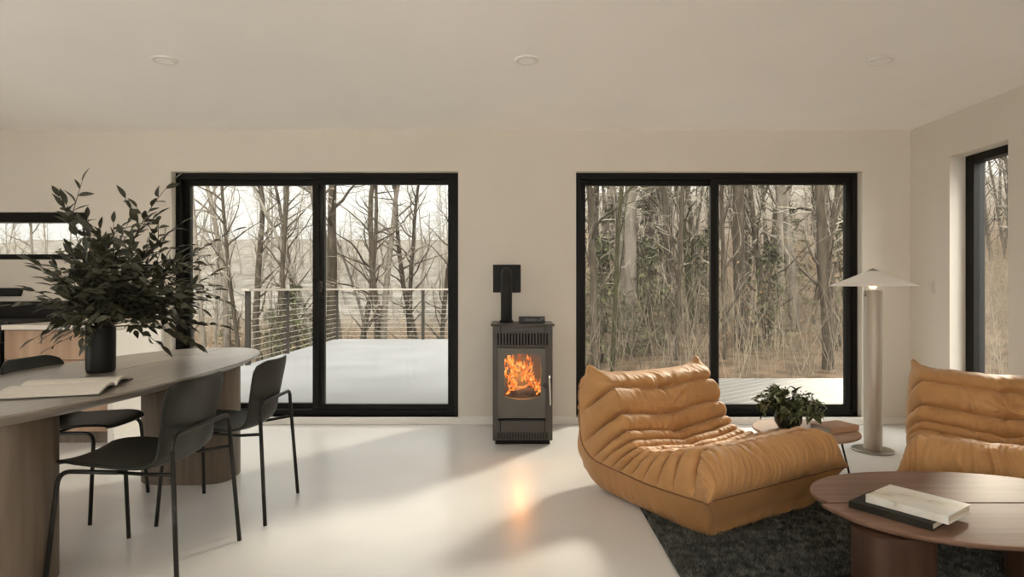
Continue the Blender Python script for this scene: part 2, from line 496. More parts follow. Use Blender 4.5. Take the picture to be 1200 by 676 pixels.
def make_dining_chair():
    root = empty('dining_chair')
    prof = spline([(-0.288, 0.454), (-0.270, 0.466), (-0.20, 0.472), (-0.03, 0.462), (0.10, 0.455), (0.165, 0.468),
                   (0.203, 0.515), (0.222, 0.60), (0.240, 0.70), (0.262, 0.812)], 56)
    L = np.linspace(0, 1, 56)
    hw = np.interp(L, [0, 0.06, 0.15, 0.35, 0.5, 0.6, 0.72, 0.88, 0.95, 1.0],
                   [0.150, 0.188, 0.212, 0.225, 0.215, 0.200, 0.196, 0.212, 0.212, 0.190])
    nv = 25; vs = []
    for i in range(56):
        y, z = prof[i]; t = prof[min(i+1, 55)] - prof[max(i-1, 0)]; t = t / np.linalg.norm(t)
        nrm = np.array([-t[1], t[0]])                # towards the sitter
        back = sstep(0.45, 0.7, L[i])
        for j in range(nv):
            v = -1 + 2 * j / (nv - 1)
            lift = (0.045 * back + 0.016 * (1 - back)) * abs(v) ** 2.2
            # rounded corners at both ends
            e = 0.0
            if L[i] > 0.9: e = -0.030 * ((L[i] - 0.9) / 0.1) * max(0, abs(v) - 0.55) ** 2 * 5
            p = np.array([y, z]) + nrm * lift + t * e
            vs.append((hw[i] * v, p[0], p[1]))
    seat = MB().add(vs, grid_faces(56, nv))
    o = seat.build('shell', M['chair_shell'], root, smooth=True)
    s = o.modifiers.new('thick', 'SOLIDIFY'); s.thickness = 0.013; s.offset = 0
    s = o.modifiers.new('bev', 'BEVEL'); s.width = 0.004; s.segments = 2; s.limit_method = 'ANGLE'; s.angle_limit = 1.0
    for sx in (-1, 1):
        p = [(sx * 0.24, -0.265, 0.0)] + arc_pts((sx * 0.24, -0.265, 0), (sx * 0.190, -0.250, 0.449), (sx * 0.17, 0.0, 0.440), 8, 0.055) + [(sx * 0.165, -0.02, 0.440)]
        MB().tube(p, 0.0095, 10).build('front_leg', M['black_metal'], root, smooth=True)
        p = [(sx * 0.24, 0.275, 0.0), (sx * 0.214, 0.240, 0.545)]
        MB().tube(p, 0.0095, 10).build('rear_leg', M['black_metal'], root, smooth=True)
        p = [(sx * 0.165, -0.02, 0.440), (sx * 0.175, 0.12, 0.436), (sx * 0.219, 0.2455, 0.452)]
        MB().tube(p, 0.008, 8).build('side_rail', M['black_metal'], root, smooth=True)
    yb = 0.240
    p = [(-0.214, yb, 0.545)] + arc_pts((-0.214, yb, 0.5), (-0.212, yb, 0.603), (0, yb + 0.006, 0.605), 8, 0.05) \
        + [(0, yb + 0.005, 0.605)] + arc_pts((0, yb + 0.006, 0.605), (0.212, yb, 0.603), (0.214, yb, 0.5), 8, 0.05) + [(0.214, yb, 0.545)]
    MB().tube(p, 0.0095, 10).build('back_loop', M['black_metal'], root, smooth=True)
    p = [(-0.165, -0.02, 0.440), (0.165, -0.02, 0.440)]
    MB().tube(p, 0.008, 8).build('cross_rail', M['black_metal'], root, smooth=True)
    return root
c0 = make_dining_chair()
grp = 'grey green shell chairs around the dining table'
chairs = [((-1.572, 2.59, 0), -90 - 3, 'grey green shell dining chair nearest the camera, on the right side of the table'),
          ((-1.515, 3.225, 0), -90 + 1, 'grey green shell dining chair at the door end of the table, on its right side'),
          ((-2.385, 3.24, 0), 90, 'grey green shell dining chair on the kitchen side of the table, seen behind the tabletop')]
for i, (l, a, lab) in enumerate(chairs):
    o = c0 if i == 0 else copy_tree(c0)
    o.location = l; o.rotation_euler = (0, 0, math.radians(a)); tag(o, lab, 'chair', grp)

# ------------------------------------------------------------------ vase with leafy branches
VX, VY, VZ = -2.155, 3.13, 0.7505
v = MB().lathe([(0.058, 0.0), (0.064, 0.004), (0.067, 0.02), (0.068, 0.12), (0.0685, 0.236), (0.067, 0.240), (0.064, 0.238), (0.062, 0.12), (0.058, 0.02)], 40)
o = v.build('vase', M['vase'], None, smooth=True, loc=(VX, VY, VZ))
tag(o, 'tall matte black cylinder vase standing on the dining table', 'vase')

def leaf_mesh(mb, p, d, up, L, W, curl=0.15):
    """an almond leaf with a fold along its midrib"""
    d = d.normalized(); side = d.cross(up)
    if side.length < 1e-3: side = d.cross(Vector((1, 0, 0.2)))
    side.normalize(); n = side.cross(d)
    vs = []; rows = 6
    for i in range(rows):
        t = i / (rows - 1)
        w = W * math.sin(PI * min(1, t ** 0.85)) * 0.5 + 0.0006
        c = p + d * (L * t) - n * (curl * L * t * t)
        vs += [c - side * w + n * w * 0.35, c, c + side * w + n * w * 0.35]
    fs = []
    for i in range(rows - 1):
        a = i * 3
        fs += [(a, a+1, a+4, a+3), (a+1, a+2, a+5, a+4)]
    mb.add(vs, fs)

def leafy_branch(label, tip, rnd, nsub=5, leafL=(0.05, 0.085), bend=0.25, group='leafy branches in the black vase'):
    """tip: offset from vase mouth"""
    root = empty('leafy_branch', (VX, VY, VZ + 0.235)); tag(root, label, 'branch', group)
    st = MB(); lf = MB()
    tip = Vector(tip)
    foot = Vector((-tip.x * 0.10 + rnd.uniform(-.02, .02), -tip.y * 0.1 + rnd.uniform(-.02, .02), -0.20))
    fl = math.hypot(foot.x, foot.y)
    if fl > 0.042: foot.x *= 0.042 / fl; foot.y *= 0.042 / fl
    mouth = Vector((max(-.038, min(.038, tip.x * 0.08)), max(-.038, min(.038, tip.y * 0.08)), 0.0))
    ctrl = Vector((tip.x * bend, tip.y * bend, tip.z * 0.62 + 0.05))
    pts = [foot, mouth]
    for k in range(1, 13):
        t = k / 12
        pts.append(mouth * (1 - t) ** 2 + ctrl * 2 * t * (1 - t) + tip * t * t)
    st.tube(pts, [0.004 - 0.0028 * i / (len(pts) - 1) for i in range(len(pts))], 6)
    def leaves(path, step):
        side = 1
        for i in range(len(path) - 1):
            a, b_ = path[i], path[i+1]
            seg = (b_ - a).length; k = max(1, int(seg / step))
            for j in range(k):
                p = a.lerp(b_, j / k); d = (b_ - a).normalized()
                rv = Vector((rnd.gauss(0, 1), rnd.gauss(0, 1), rnd.gauss(0, 0.6)))
                s = d.cross(Vector((0.1, 0.2, 1))); s = s.normalized() if s.length > 1e-3 else Vector((1, 0, 0))
                dd = d * 0.75 + s * side * rnd.uniform(0.4, 0.9) + rv * 0.22
                Lf = rnd.uniform(*leafL)
                leaf_mesh(lf, p, dd, Vector((rnd.uniform(-.6, .6), rnd.uniform(-1.6, .2), 0.8)), Lf, Lf * rnd.uniform(0.36, 0.5), rnd.uniform(0, 0.3))
                side = -side
        leaf_mesh(lf, path[-1], path[-1] - path[-2], Vector((0, -.4, 1)), leafL[1], leafL[1] * 0.32)
    leaves(pts[4:], 0.030)
    for q in range(nsub):
        i = rnd.randint(3, len(pts) - 3)
        p = pts[i]; d = (pts[i+1] - pts[i]).normalized()
        dv = d * 0.8 + Vector((rnd.gauss(0, .55), rnd.gauss(0, .5), rnd.gauss(0.1, .4)))
        dv.normalize(); Lb = rnd.uniform(0.12, 0.26)
        sp = [p]
        for k in range(1, 6):
            sp.append(p + dv * (Lb * k / 5) + Vector((0, 0, -0.03 * (k / 5) ** 2)))
        st.tube(sp, [0.0022 - 0.0002 * k for k in range(6)], 5)
        leaves(sp, 0.034)
    st.build('stem', M['stem'], root, smooth=True)
    lf.build('foliage', M['leaf'], root, smooth=True)
    return root
rnd = random.Random(21)
def tipat(px, py, y=VY):
    return ((px - 600) / 700 * y - VX, y - VY, CAMH + (338 - py) / 700 * y - (VZ + 0.235))
special = [
 ('tallest leafy branch reaching up to the top left corner of the sliding door', tipat(203, 212, 3.2), 5, .35),
 ('leafy branch reaching furthest right across the glass, level with the middle of the bouquet', tipat(272, 272, 3.25), 3, .55),
 ('leafy branch reaching right below the longest one, in front of the door frame', tipat(250, 340, 3.05), 4, .6),
 ('leafy branch at the upper left of the bouquet in front of the kitchen window', tipat(78, 240, 3.0), 4, .6),
 ('leafy branch at the far left of the bouquet above the range', tipat(50, 318, 3.05), 4, .5),
 ('low leafy branch drooping left over the pale worktop', tipat(62, 382, 3.0), 3, .8),
 ('low leafy branch drooping right of the vase over the tabletop', tipat(205, 392, 3.1), 4, .8),
]
for lab, tp, ns, bd in special:
    leafy_branch(lab, tp, rnd, ns, bend=bd)
for (px, py, y) in ((120, 300, 3.0), (150, 262, 3.25), (100, 320, 3.2), (135, 330, 2.95), (165, 310, 3.05), (185, 290, 3.3),
                    (85, 345, 3.1), (190, 350, 3.0), (110, 285, 3.35), (160, 350, 2.95), (75, 300, 3.25), (205, 320, 3.25),
                    (90, 360, 2.95), (215, 365, 3.15), (128, 355, 2.9), (115, 335, 3.05), (150, 320, 3.3), (175, 330, 2.9), (140, 290, 3.1), (170, 365, 3.2), (95, 300, 2.9), (200, 335, 2.9), (110, 365, 3.15), (155, 300, 2.9), (130, 315, 3.35), (185, 365, 3.3), (70, 335, 3.2), (62, 358, 3.0), (232, 352, 3.2), (238, 312, 3.0), (216, 300, 3.3), (225, 378, 3.05), (78, 372, 3.2), (212, 262, 3.1), (102, 272, 3.1), (118, 268, 3.0), (225, 335, 3.35), (88, 320, 2.9)):
    leafy_branch('short dark leafy branch in the dense middle of the bouquet', tipat(px, py, y), rnd, 7, (0.042, 0.074), bend=.4)
leafy_branch('thin pale sprig hanging over the front rim of the vase', (0.01, -0.11, -0.07), rnd, 1, (0.03, 0.045), 1.6)

# ------------------------------------------------------------------ open book on the dining table
def open_book():
    root = empty('open_book', (-1.93, 2.60, 0.7505), math.radians(18))
    tag(root, 'large open book lying on the near part of the dining table', 'book')
    Lx = 0.36; cov = MB(); pg = MB()
    for s in (-1, 1):
        prof = [(0.0, 0.006), (0.02, 0.020), (0.06, 0.031), (0.12, 0.030), (0.18, 0.020), (0.228, 0.008)]
        base = 0.005
        top = spline(prof, 14)
        # page block, curved like a wave
        under = [(p[0], max(base, p[1] - 0.011)) for p in top[::-1]]
        ring0 = [(0, s * p[0], p[1]) for p in top] + [(0, s * p[0], p[1]) for p in under]
        r0 = [(-Lx / 2, q[1], q[2]) for q in ring0]; r1 = [(Lx / 2, q[1], q[2]) for q in ring0]
        if s > 0: r0, r1 = r1, r0
        pb = MB().prism([r0, r1]); pb.build('pages', M['paper'], root, auto=35)
        c = MB(); c.box(-Lx / 2 - 0.004, Lx / 2 + 0.004, min(0, s * 0.236), max(0, s * 0.236), 0.0, 0.004)
        c.build('cover', M['page_shadow'], root)
    return root
open_book()

# ------------------------------------------------------------------ kitchen
KF = 4.54
cab = empty('base_cabinet', (-3.46, KF, 0)); tag(cab, 'pale oak kitchen base cabinet with drawers beside the black range', 'cabinet')
b = MB(); b.box(-0.40, 0.385, 0.02, D - KF - 0.002, 0.09, 0.872); b.box(-0.40, 0.385, 0.06, D - KF - 0.016, 0, 0.09); b.build('carcass', M['pedestal_wood'], cab)
for (z0, z1) in ((0.645, 0.868), (0.385, 0.640), (0.10, 0.380)):
    for (a, c) in ((-0.398, 0.384),):
        b = MB(); b.box(a, c, 0, 0.02, z0, z1)
        d = b.build('drawer', M['cabinet'], cab, bevel=0.002)
        p = MB(); p.box(a + .02, c - .02, 0.002, 0.018, z1, z1 + 0.003); p.build('finger_pull', M['groove'], d)
pn = empty('end_panel', (-3.06, KF, 0)); tag(pn, 'white panel closing the right end of the kitchen cabinet', 'panel')
b = MB(); b.box(-0.012, 0.03, -0.005, D - KF - 0.001, 0, 0.872); b.build('panel', M['white_panel'], pn, bevel=0.002)
b = MB(); b.box(0.03, 0.042, -0.005, D - KF - 0.014, 0, 0.085); b.build('skirting', M['trim'], pn, bevel=0.002)
b = MB(); b.box(-3.862, -3.02, KF - 0.025, D - 0.001, 0.874, 0.91)
o = b.build('worktop', M['counter'], bevel=0.003); tag(o, 'pale kitchen worktop on the oak cabinet', 'worktop')
# range
rg = empty('kitchen_range', (-4.24, KF - 0.02, 0)); tag(rg, 'black kitchen range with cast iron grates left of the oak cabinet', 'range')
b = MB(); b.box(-0.376, 0.370, 0.03, D - KF + 0.018, 0.05, 0.895); b.build('body', M['range'], rg, bevel=0.004)
b = MB(); b.box(-0.376, 0.372, 0.0, 0.03, 0.78, 0.895); b.build('control_panel', M['range'], rg, bevel=0.004)
b = MB(); b.box(-0.37, 0.366, 0.0, 0.03, 0.17, 0.77); dd = b.build('oven_door', M['range'], rg, bevel=0.004)
MB().tube([(-0.3, -0.03, 0.73), (0.3, -0.03, 0.73)], 0.01, 10).build('door_handle', M['steel'], dd, smooth=True)
for k in range(5):
    MB().lathe([(0.02, 0), (0.018, 0.03), (0.012, 0.034)], 16, Matrix.Translation((-0.28 + k * 0.14, 0.0, 0.84)) @ Matrix.Rotation(PI / 2, 4, 'X')).build('knob', M['black_metal'], rg, smooth=True)
b = MB(); b.box(-0.376, 0.370, D - KF - 0.05, D - KF + 0.018, 0.895, 1.075); b.build('backguard', M['range'], rg, bevel=0.006)
for gx in (-0.25, 0.0, 0.25):
    g = MB()
    for k in range(5): g.box(gx - 0.115 + k * 0.055, gx - 0.105 + k * 0.055, 0.07, 0.58, 0.915, 0.935)
    for yy in (0.08, 0.24, 0.40, 0.56):
        g.box(gx - 0.118, gx + 0.118, yy, yy + 0.012, 0.905, 0.93)
    g.box(gx - .118, gx - .106, 0.08, 0.572, 0.894, 0.93); g.box(gx + .106, gx + .118, 0.08, 0.572, 0.894, 0.93)
    g.build('grate', M['iron'], rg, bevel=0.002)
b = MB(); ring = lambda y: [(-4.95, y, 1.118), (-4.285, y, 1.118), (-4.262, y, 1.192), (-4.95, y, 1.192)]
b.prism([ring(D - 0.001)[::-1], ring(D - 0.03)[::-1]])
o = b.build('wall_panel', M['range'], bevel=0.002); tag(o, 'short black panel on the wall above the range, under the kitchen window', 'panel')

# ------------------------------------------------------------------ stove
SX, SY = 0.081, 4.545
sv = empty('wood_stove', (SX, SY, 0)); tag(sv, 'tall dark steel wood stove with a fire burning behind its glass', 'stove')
HW = 0.228; HT = 0.90; DP = 0.42
b = MB()
# hollow body: plates around a firebox
b.box(-HW, -0.168, 0.0, DP, 0.03, HT); b.box(0.168, HW, 0.0, DP, 0.03, HT)
b.box(-0.168, 0.168, 0.0, DP, 0.03, 0.185); b.box(-0.168, 0.168, 0.012, DP, 0.73, HT)
b.box(-0.168, 0.168, 0.26, DP, 0.185, 0.73)
b.build('body', M['stove'], sv, bevel=0.004)
b = MB(); b.box(-HW + 0.02, HW - 0.02, 0.015, DP - 0.02, 0.0, 0.03); b.build('plinth', M['soot'], sv)
b = MB()
out = []
for (x, y) in ((-0.243, DP + 0.002), (-0.243, -0.004), (-0.12, -0.016), (0.0, -0.020), (0.12, -0.016), (0.243, -0.004), (0.243, DP + 0.002)): out.append((x, y))
b.prism([[(x, y, HT) for x, y in out], [(x, y, HT + 0.016) for x, y in out]]); b.build('top_plate', M['stove'], sv, bevel=0.003)
# upper grille: frame bars and slots
b = MB(); b.box(-0.196, 0.196, -0.002, 0.012, 0.756, 0.846)
b.build('grille_backing', M['soot'], sv)
b = MB()
n = 17
for k in range(n + 1):
    x = -0.198 + 0.396 * k / n
    b.box(x - 0.0055, x + 0.0055, -0.009, 0.0, 0.752, 0.85)
b.box(-0.204, 0.204, -0.009, 0.0, 0.744, 0.756); b.box(-0.204, 0.204, -0.009, 0.0, 0.846, 0.856)
b.build('upper_grille', M['stove'], sv, bevel=0.001)
b = MB(); b.box(-0.19, 0.19, -0.002, 0.01, 0.045, 0.088); b.build('grille_backing', M['soot'], sv)
b = MB()
for k in range(19):
    x = -0.192 + 0.384 * k / 18
    b.box(x - 0.006, x + 0.006, -0.008, 0.0, 0.042, 0.09)
b.box(-0.198, 0.198, -0.008, 0.0, 0.086, 0.094); b.box(-0.198, 0.198, -0.008, 0.0, 0.036, 0.046)
b.build('lower_grille', M['stove'], sv, bevel=0.001)
# door plate with an arched window opening
def door_ring(y, grow=0.0, m=12):
    """opening outline: bowed top and bottom"""
    x0, x1, zb, zt = -0.138 - grow, 0.138 + grow, 0.372 - grow, 0.676 + grow
    pts = []
    for k in range(m + 1):
        t = k / m; x = x0 + (x1 - x0) * t
        pts.append((x, y, zb - 0.024 * math.sin(PI * t)))
    for k in range(m + 1):
        t = k / m; x = x1 - (x1 - x0) * t
        pts.append((x, y, zt + 0.014 * math.sin(PI * t)))
    return pts
def outer_ring(y, m=12):
    x0, x1, zb, zt = -0.188, 0.172, 0.205, 0.735
    return [(x0 + (x1 - x0) * k / m, y, zb) for k in range(m + 1)] + [(x1 - (x1 - x0) * k / m, y, zt) for k in range(m + 1)]
b = MB(); yA, yB = -0.026, -0.004
R = [outer_ring(yB), outer_ring(yA), door_ring(yA), door_ring(yB)]
n = len(R[0]); vs = sum(R, []); fs = []
for i in range(4):
    for k in range(n):
        k2 = (k + 1) % n; a, c = i * n, ((i + 1) % 4) * n
        fs.append((a + k, a + k2, c + k2, c + k))
b.add(vs, fs); door = b.build('door', M['stove_door'], sv, bevel=0.002)
b = MB(); r0 = door_ring(-0.014, 0.004)
b.add(r0, [tuple(range(len(r0)))]); b.add([(p[0], p[1] + 0.004, p[2]) for p in r0], [tuple(range(len(r0)))])
b.prism([r0, [(p[0], p[1] + 0.004, p[2]) for p in r0]]) if False else None
gl = MB(); gl.prism([r0[::-1], [(p[0], -0.010, p[2]) for p in r0[::-1]]]); gl.build('door_glass', M['glass'], door)
MB().box(-0.19, 0.174, -0.020, -0.004, 0.183, 0.200).build('ash_lip', M['soot'], sv, bevel=0.004)
b = MB(); b.tube([(0.205, -0.03, 0.305), (0.206, -0.052, 0.33), (0.204, -0.055, 0.42), (0.200, -0.052, 0.50), (0.199, -0.03, 0.525)], 0.0075, 10)
b.build('handle', M['steel'], sv, smooth=True)
MB().tube([(0.199, 0.0, 0.515), (0.199, -0.034, 0.52)], 0.007, 8).build('handle_bracket', M['black_metal'], sv, smooth=True)
MB().tube([(0.205, 0.0, 0.31), (0.205, -0.034, 0.308)], 0.007, 8).build('handle_bracket', M['black_metal'], sv, smooth=True)
b = MB(); b.box(0.150, 0.186, -0.034, -0.024, 0.445, 0.462); b.box(0.160, 0.172, -0.04, -0.03, 0.43, 0.475); b.build('latch', M['black_metal'], sv, bevel=0.002)
b = MB(); b.box(-0.167, 0.167, 0.2, 0.259, 0.186, 0.729); b.box(-0.167, -0.155, 0.01, 0.2, 0.186, 0.729); b.box(0.155, 0.167, 0.01, 0.2, 0.186, 0.729)
b.box(-0.155, 0.155, 0.01, 0.2, 0.33, 0.345); b.build('firebox_lining', M['soot'], sv)
# flue with elbow into the wall
fl = MB()
px, py = -0.126, 0.30
pts = [(px, py, HT + 0.016), (px, py, HT + 0.02), (px, py, 1.255)]
for k in range(1, 9):
    a = PI / 2 * k / 8
    pts.append((px, py + 0.06 * (1 - math.cos(a)), 1.255 + 0.06 * math.sin(a)))
pts.append((px, D - SY - 0.012, 1.315))
fl.tube(pts, 0.046, 28); fl.build('flue_pipe', M['pipe'], sv, auto=50)
MB().lathe([(0.055, 0), (0.055, 0.012), (0.047, 0.016)], 28, Matrix.Translation((px, py, HT + 0.016))).build('flue_collar', M['pipe'], sv, smooth=True)
MB().box(px - 0.121, px + 0.121, D - SY - 0.012, D - SY - 0.0005, 1.152, 1.395).build('wall_plate', M['pipe'], sv, bevel=0.003)
# logs and fire
def log(p, q, r):
    m = MB(); p, q = Vector(p), Vector(q)
    pts = [p.lerp(q, k / 8) + Vector((0, 0, 0.004 * math.sin(k * 1.9))) for k in range(9)]
    m.tube(pts, [r * (1 + 0.08 * math.sin(k * 2.3 + p.x * 40)) for k in range(9)], 12)
    o = m.build('log', M['log'], None, auto=50); o.location = (SX, SY, 0); return o
tag(log((-0.12, 0.115, 0.385), (0.125, 0.12, 0.39), 0.038), 'charred log lying level at the bottom of the fire', 'log', 'logs in the stove')
tag(log((-0.045, 0.07, 0.378), (0.13, 0.17, 0.445), 0.024), 'charred log leaning to the right in the fire', 'log', 'logs in the stove')
fire = MB(); fr = random.Random(5)
def tongue(path, w):
    """a flame: flattened lobes along a wavy path"""
    P = spline(path, 16)
    pts = [Vector((p[0], p[1], p[2])) for p in P]
    rs = [max(0.0012, w * math.sin(PI * min(0.97, (0.12 + 0.86 * (k / 15)) )) ** 0.9 * (0.75 + 0.35 * math.sin(k * 1.7 + w * 900))) for k in range(16)]
    fire.tube(pts, rs, 9)
for (xs, zs, zt, w, lean) in ((-0.10, 0.37, 0.50, 0.020, 0.02), (-0.085, 0.40, 0.62, 0.022, 0.03), (-0.05, 0.50, 0.66, 0.020, -0.045), (-0.03, 0.52, 0.68, 0.018, -0.09),
                              (0.0, 0.47, 0.685, 0.024, -0.02), (0.02, 0.46, 0.68, 0.02, 0.01), (0.05, 0.45, 0.60, 0.022, -0.03), (0.085, 0.43, 0.54, 0.022, -0.05), (0.11, 0.40, 0.52, 0.020, -0.02),
                              (0.12, 0.37, 0.47, 0.014, 0.005), (-0.115, 0.37, 0.43, 0.014, 0.03), (-0.075, 0.55, 0.655, 0.013, -0.05), (0.045, 0.52, 0.66, 0.012, 0.03), (-0.06, 0.38, 0.47, 0.014, 0.0), (-0.115, 0.47, 0.60, 0.014, -.01)):
    y = fr.uniform(0.05, 0.10)
    ph = fr.uniform(0, 6)
    path = [(xs + lean * t + 0.014 * math.sin(ph + t * 7), y + 0.01 * math.sin(ph + 5 * t), zs + (zt - zs) * t) for t in (0, .2, .4, .6, .8, 1)]
    tongue(path, w)
    for q in range(2):
        t0 = fr.uniform(0.2, 0.8); sx = fr.choice((-1, 1))
        bx = xs + lean * t0; bz = zs + (zt - zs) * t0
        tongue([(bx, y, bz), (bx + sx * 0.012, y - .004, bz + .02), (bx + sx * 0.016 + fr.uniform(-.01, .01), y, bz + .05), (bx + sx * 0.01, y, bz + 0.075)], 0.007)
o = fire.build('flames', M['flame'], None, smooth=True); o.location = (SX, SY, 0)
tag(o, 'orange flames burning behind the stove glass', 'fire', kind='stuff')
fl_l = bpy.data.lights.new('firelight', 'POINT'); fl_l.energy = 14.0; fl_l.color = (1.0, 0.36, 0.08); fl_l.shadow_soft_size = 0.07
fo_ = bpy.data.objects.new('firelight', fl_l); COL.objects.link(fo_); fo_.location = (SX, SY + 0.115, 0.53)
# small dark box on the stove
bx = empty('black_box', (0.155, SY + 0.10, HT + 0.0165)); tag(bx, 'small flat black box with pale marks resting on top of the stove', 'box')
MB().box(-0.102, 0.102, 0, 0.07, 0, 0.052).build('box_body', M['range'], bx, bevel=0.003)
b = MB(); rr = random.Random(3)
for k in range(6): b.box(-0.055 + k * 0.016, -0.044 + k * 0.016, -0.0012, 0.0, 0.018 + 0.002 * (k % 2), 0.034)
b.box(0.052, 0.068, -0.0012, 0.0, 0.018, 0.027); b.box(0.064, 0.092, -0.0012, 0.0, 0.031, 0.040)
b.build('pale_marks', M['stove_door'], bx)

# ------------------------------------------------------------------ low quilted lounge chair (front = local -Y)
def make_lounge():
    root = empty('lounge_chair')
    NS, NV = 440, 260
    # side outline, u = distance from the back, h = height
    Cc = spline([(1.015, 0.205), (1.045, 0.255), (1.045, 0.325), (1.005, 0.385), (0.93, 0.412), (0.83, 0.392), (0.72, 0.355), (0.60, 0.322), (0.50, 0.312),
                 (0.425, 0.335), (0.370, 0.395), (0.330, 0.47), (0.290, 0.555), (0.245, 0.635), (0.190, 0.670), (0.120, 0.685), (0.060, 0.672), (0.03, 0.648)], NS)
    Lc = np.concatenate([[0], np.cumsum(np.linalg.norm(np.diff(Cc, axis=0), axis=1))]); T = Lc[-1]
    S = np.linspace(0, T, NS)
    # seam path on the side: along the bottom seam, round the rear corner, up the back edge
    Qp = spline([(1.015, 0.200), (0.85, 0.185), (0.65, 0.175), (0.45, 0.175), (0.28, 0.180), (0.14, 0.195), (0.055, 0.26), (0.022, 0.37), (0.012, 0.50), (0.012, 0.61), (0.03, 0.650)], 400)
    Lq = np.concatenate([[0], np.cumsum(np.linalg.norm(np.diff(Qp, axis=0), axis=1))]); TQ = Lq[-1]
    # s -> position on the seam path
    qs = np.interp(S / T, [0.0, 0.16, 0.22, 0.32, 0.42, 0.52, 0.60, 0.68, 0.78, 0.88, 1.0],
                   [0.0, 0.012, 0.06, 0.20, 0.335, 0.46, 0.58, 0.68, 0.80, 0.90, 1.0]) * TQ
    Q = np.stack([np.interp(qs, Lq, Qp[:, 0]), np.interp(qs, Lq, Qp[:, 1])], 1)
    V = np.linspace(-1, 1, NV); A0 = 0.66
    wt = np.interp(S / T, [0, 0.12, 0.25, 0.5, 0.8, 1.0], [0.435, 0.430, 0.405, 0.385, 0.395, 0.410])
    rr_ = np.interp(S / T, [0, 0.1, 0.2, 0.4, 0.7, 0.9, 1.0], [0.055, 0.055, 0.07, 0.085, 0.075, 0.055, 0.035])
    P = np.zeros((NS, NV, 3))
    for j, v in enumerate(V):
        a = abs(v); sg = 1 if v >= 0 else -1
        if a <= A0:
            t = a / A0
            x = wt * t; uv = Cc.copy()
            # seat sinks a little in the middle
        else:
            b_ = (a - A0) / (1 - A0)
            x = wt + rr_ * np.sin(b_ * PI / 2)
            uv = Cc + (Q - Cc) * ((1 - math.cos(b_ * PI / 2)) ** 0.9)
        P[:, j, 0] = sg * x; P[:, j, 1] = uv[:, 0]; P[:, j, 2] = uv[:, 1]
    # soften the shoulder between top and side
    for _ in range(10):
        P[:, 1:-1] = P[:, 1:-1] * 0.5 + (P[:, :-2] + P[:, 2:]) * 0.25
    # hollow across the seat and the back; pointed corners
    sn = S / T
    hollow = np.exp(-((sn - 0.46) / 0.17) ** 2) * 0.028
    aw = np.clip(np.abs(V) / A0, 0, 1)
    P[:, :, 2] -= hollow[:, None] * (1 - aw[None, :] ** 2)
    backhollow = np.exp(-((sn - 0.75) / 0.14) ** 2) * 0.03
    P[:, :, 1] -= backhollow[:, None] * (1 - aw[None, :] ** 2)
    sag = np.exp(-((sn - 0.93) / 0.09) ** 2) * 0.022
    P[:, :, 2] -= sag[:, None] * (1 - aw[None, :] ** 2)
    ear = np.exp(-((sn - 0.955) / 0.035) ** 2)[:, None] * np.exp(-((np.abs(V) - 0.72) / 0.075) ** 2)[None, :]
    P[:, :, 2] += 0.050 * ear; P[:, :, 0] += np.sign(V)[None, :] * 0.022 * ear
    toe = np.exp(-((sn - 0.0) / 0.10) ** 2)[:, None] * np.exp(-((np.abs(V) - 1.0) / 0.22) ** 2)[None, :]
    P[:, :, 1] += 0.045 * toe; P[:, :, 0] += np.sign(V)[None, :] * 0.045 * toe; P[:, :, 2] += 0.02 * toe
    # normals
    def normals(P):
        du = np.gradient(P, axis=0); dv = np.gradient(P, axis=1)
        n = np.cross(dv, du); n /= (np.linalg.norm(n, axis=2, keepdims=True) + 1e-9)
        return n
    Nn = normals(P)
    if Nn[NS // 2, NV // 2, 2] < 0: Nn = -Nn
    # pleats
    seams = np.array([0.0, 0.225, 0.295, 0.355, 0.412, 0.463, 0.510, 0.552, 0.592, 0.634, 0.705, 0.815, 1.0])
    depth = np.array([0.0, 0.015, 0.018, 0.019, 0.020, 0.021, 0.021, 0.021, 0.021, 0.021, 0.021, 0.016, 0.0])
    nz = lambda x, y, z, k: mnoise.noise(Vector((x * k, y * k, z * k)))
    H = np.zeros((NS, NV))
    flat = np.interp(sn, [0.2, 0.26, 0.45, 0.5], [1, 0.72, 0.8, 1])      # seat front is drawn smoother on top
    for j, v in enumerate(V):
        a = abs(v)
        wob = np.array([0.010 * nz(v * 2.3, s * 5, 1.7, 1.0) for s in sn])
        sj = sn + wob * (0.6 if a < A0 else 0.35)
        # pleats dip towards the tuft column
        sj = sj + 0.022 * math.exp(-(v / 0.38) ** 2) * np.interp(sn, [0.45, 0.6], [0, 1])
        k = np.clip(np.searchsorted(seams, sj) - 1, 0, len(seams) - 2)
        x = np.clip((sj - seams[k]) / (seams[k+1] - seams[k]), 0, 1)
        puff = (1 - np.abs(2 * x - 1) ** 2.3) ** 0.7
        dp = depth[k] * (1 - x) + depth[k+1] * x
        wide = np.clip((seams[k+1] - seams[k]) / 0.06, 0.8, 1.15)
        b_ = max(0, (a - A0) / (1 - A0))
        amp = (1.0 + 0.9 * math.sin(PI * min(1, b_ * 1.1))) * (1 - 0.7 * b_ ** 3)
        f = np.where(np.full(NS, a < A0), flat, 1.0)
        H[:, j] = (1.45 * dp * (puff - 0.62) * wide - 0.012 * (np.exp(-(x / 0.06) ** 2) + np.exp(-((1 - x) / 0.06) ** 2)) * (dp > 0.004)) * amp * f
        # tuft column: small gathers at each seam, between the seat and the first back seam
        for q in (6, 7, 8, 9, 10, 11):
            if q >= len(seams): continue
            H[:, j] -= (0.026 if q in (9, 10) else 0.012) * np.exp(-((sj - seams[q]) / 0.016) ** 2) * math.exp(-(v / 0.075) ** 2)
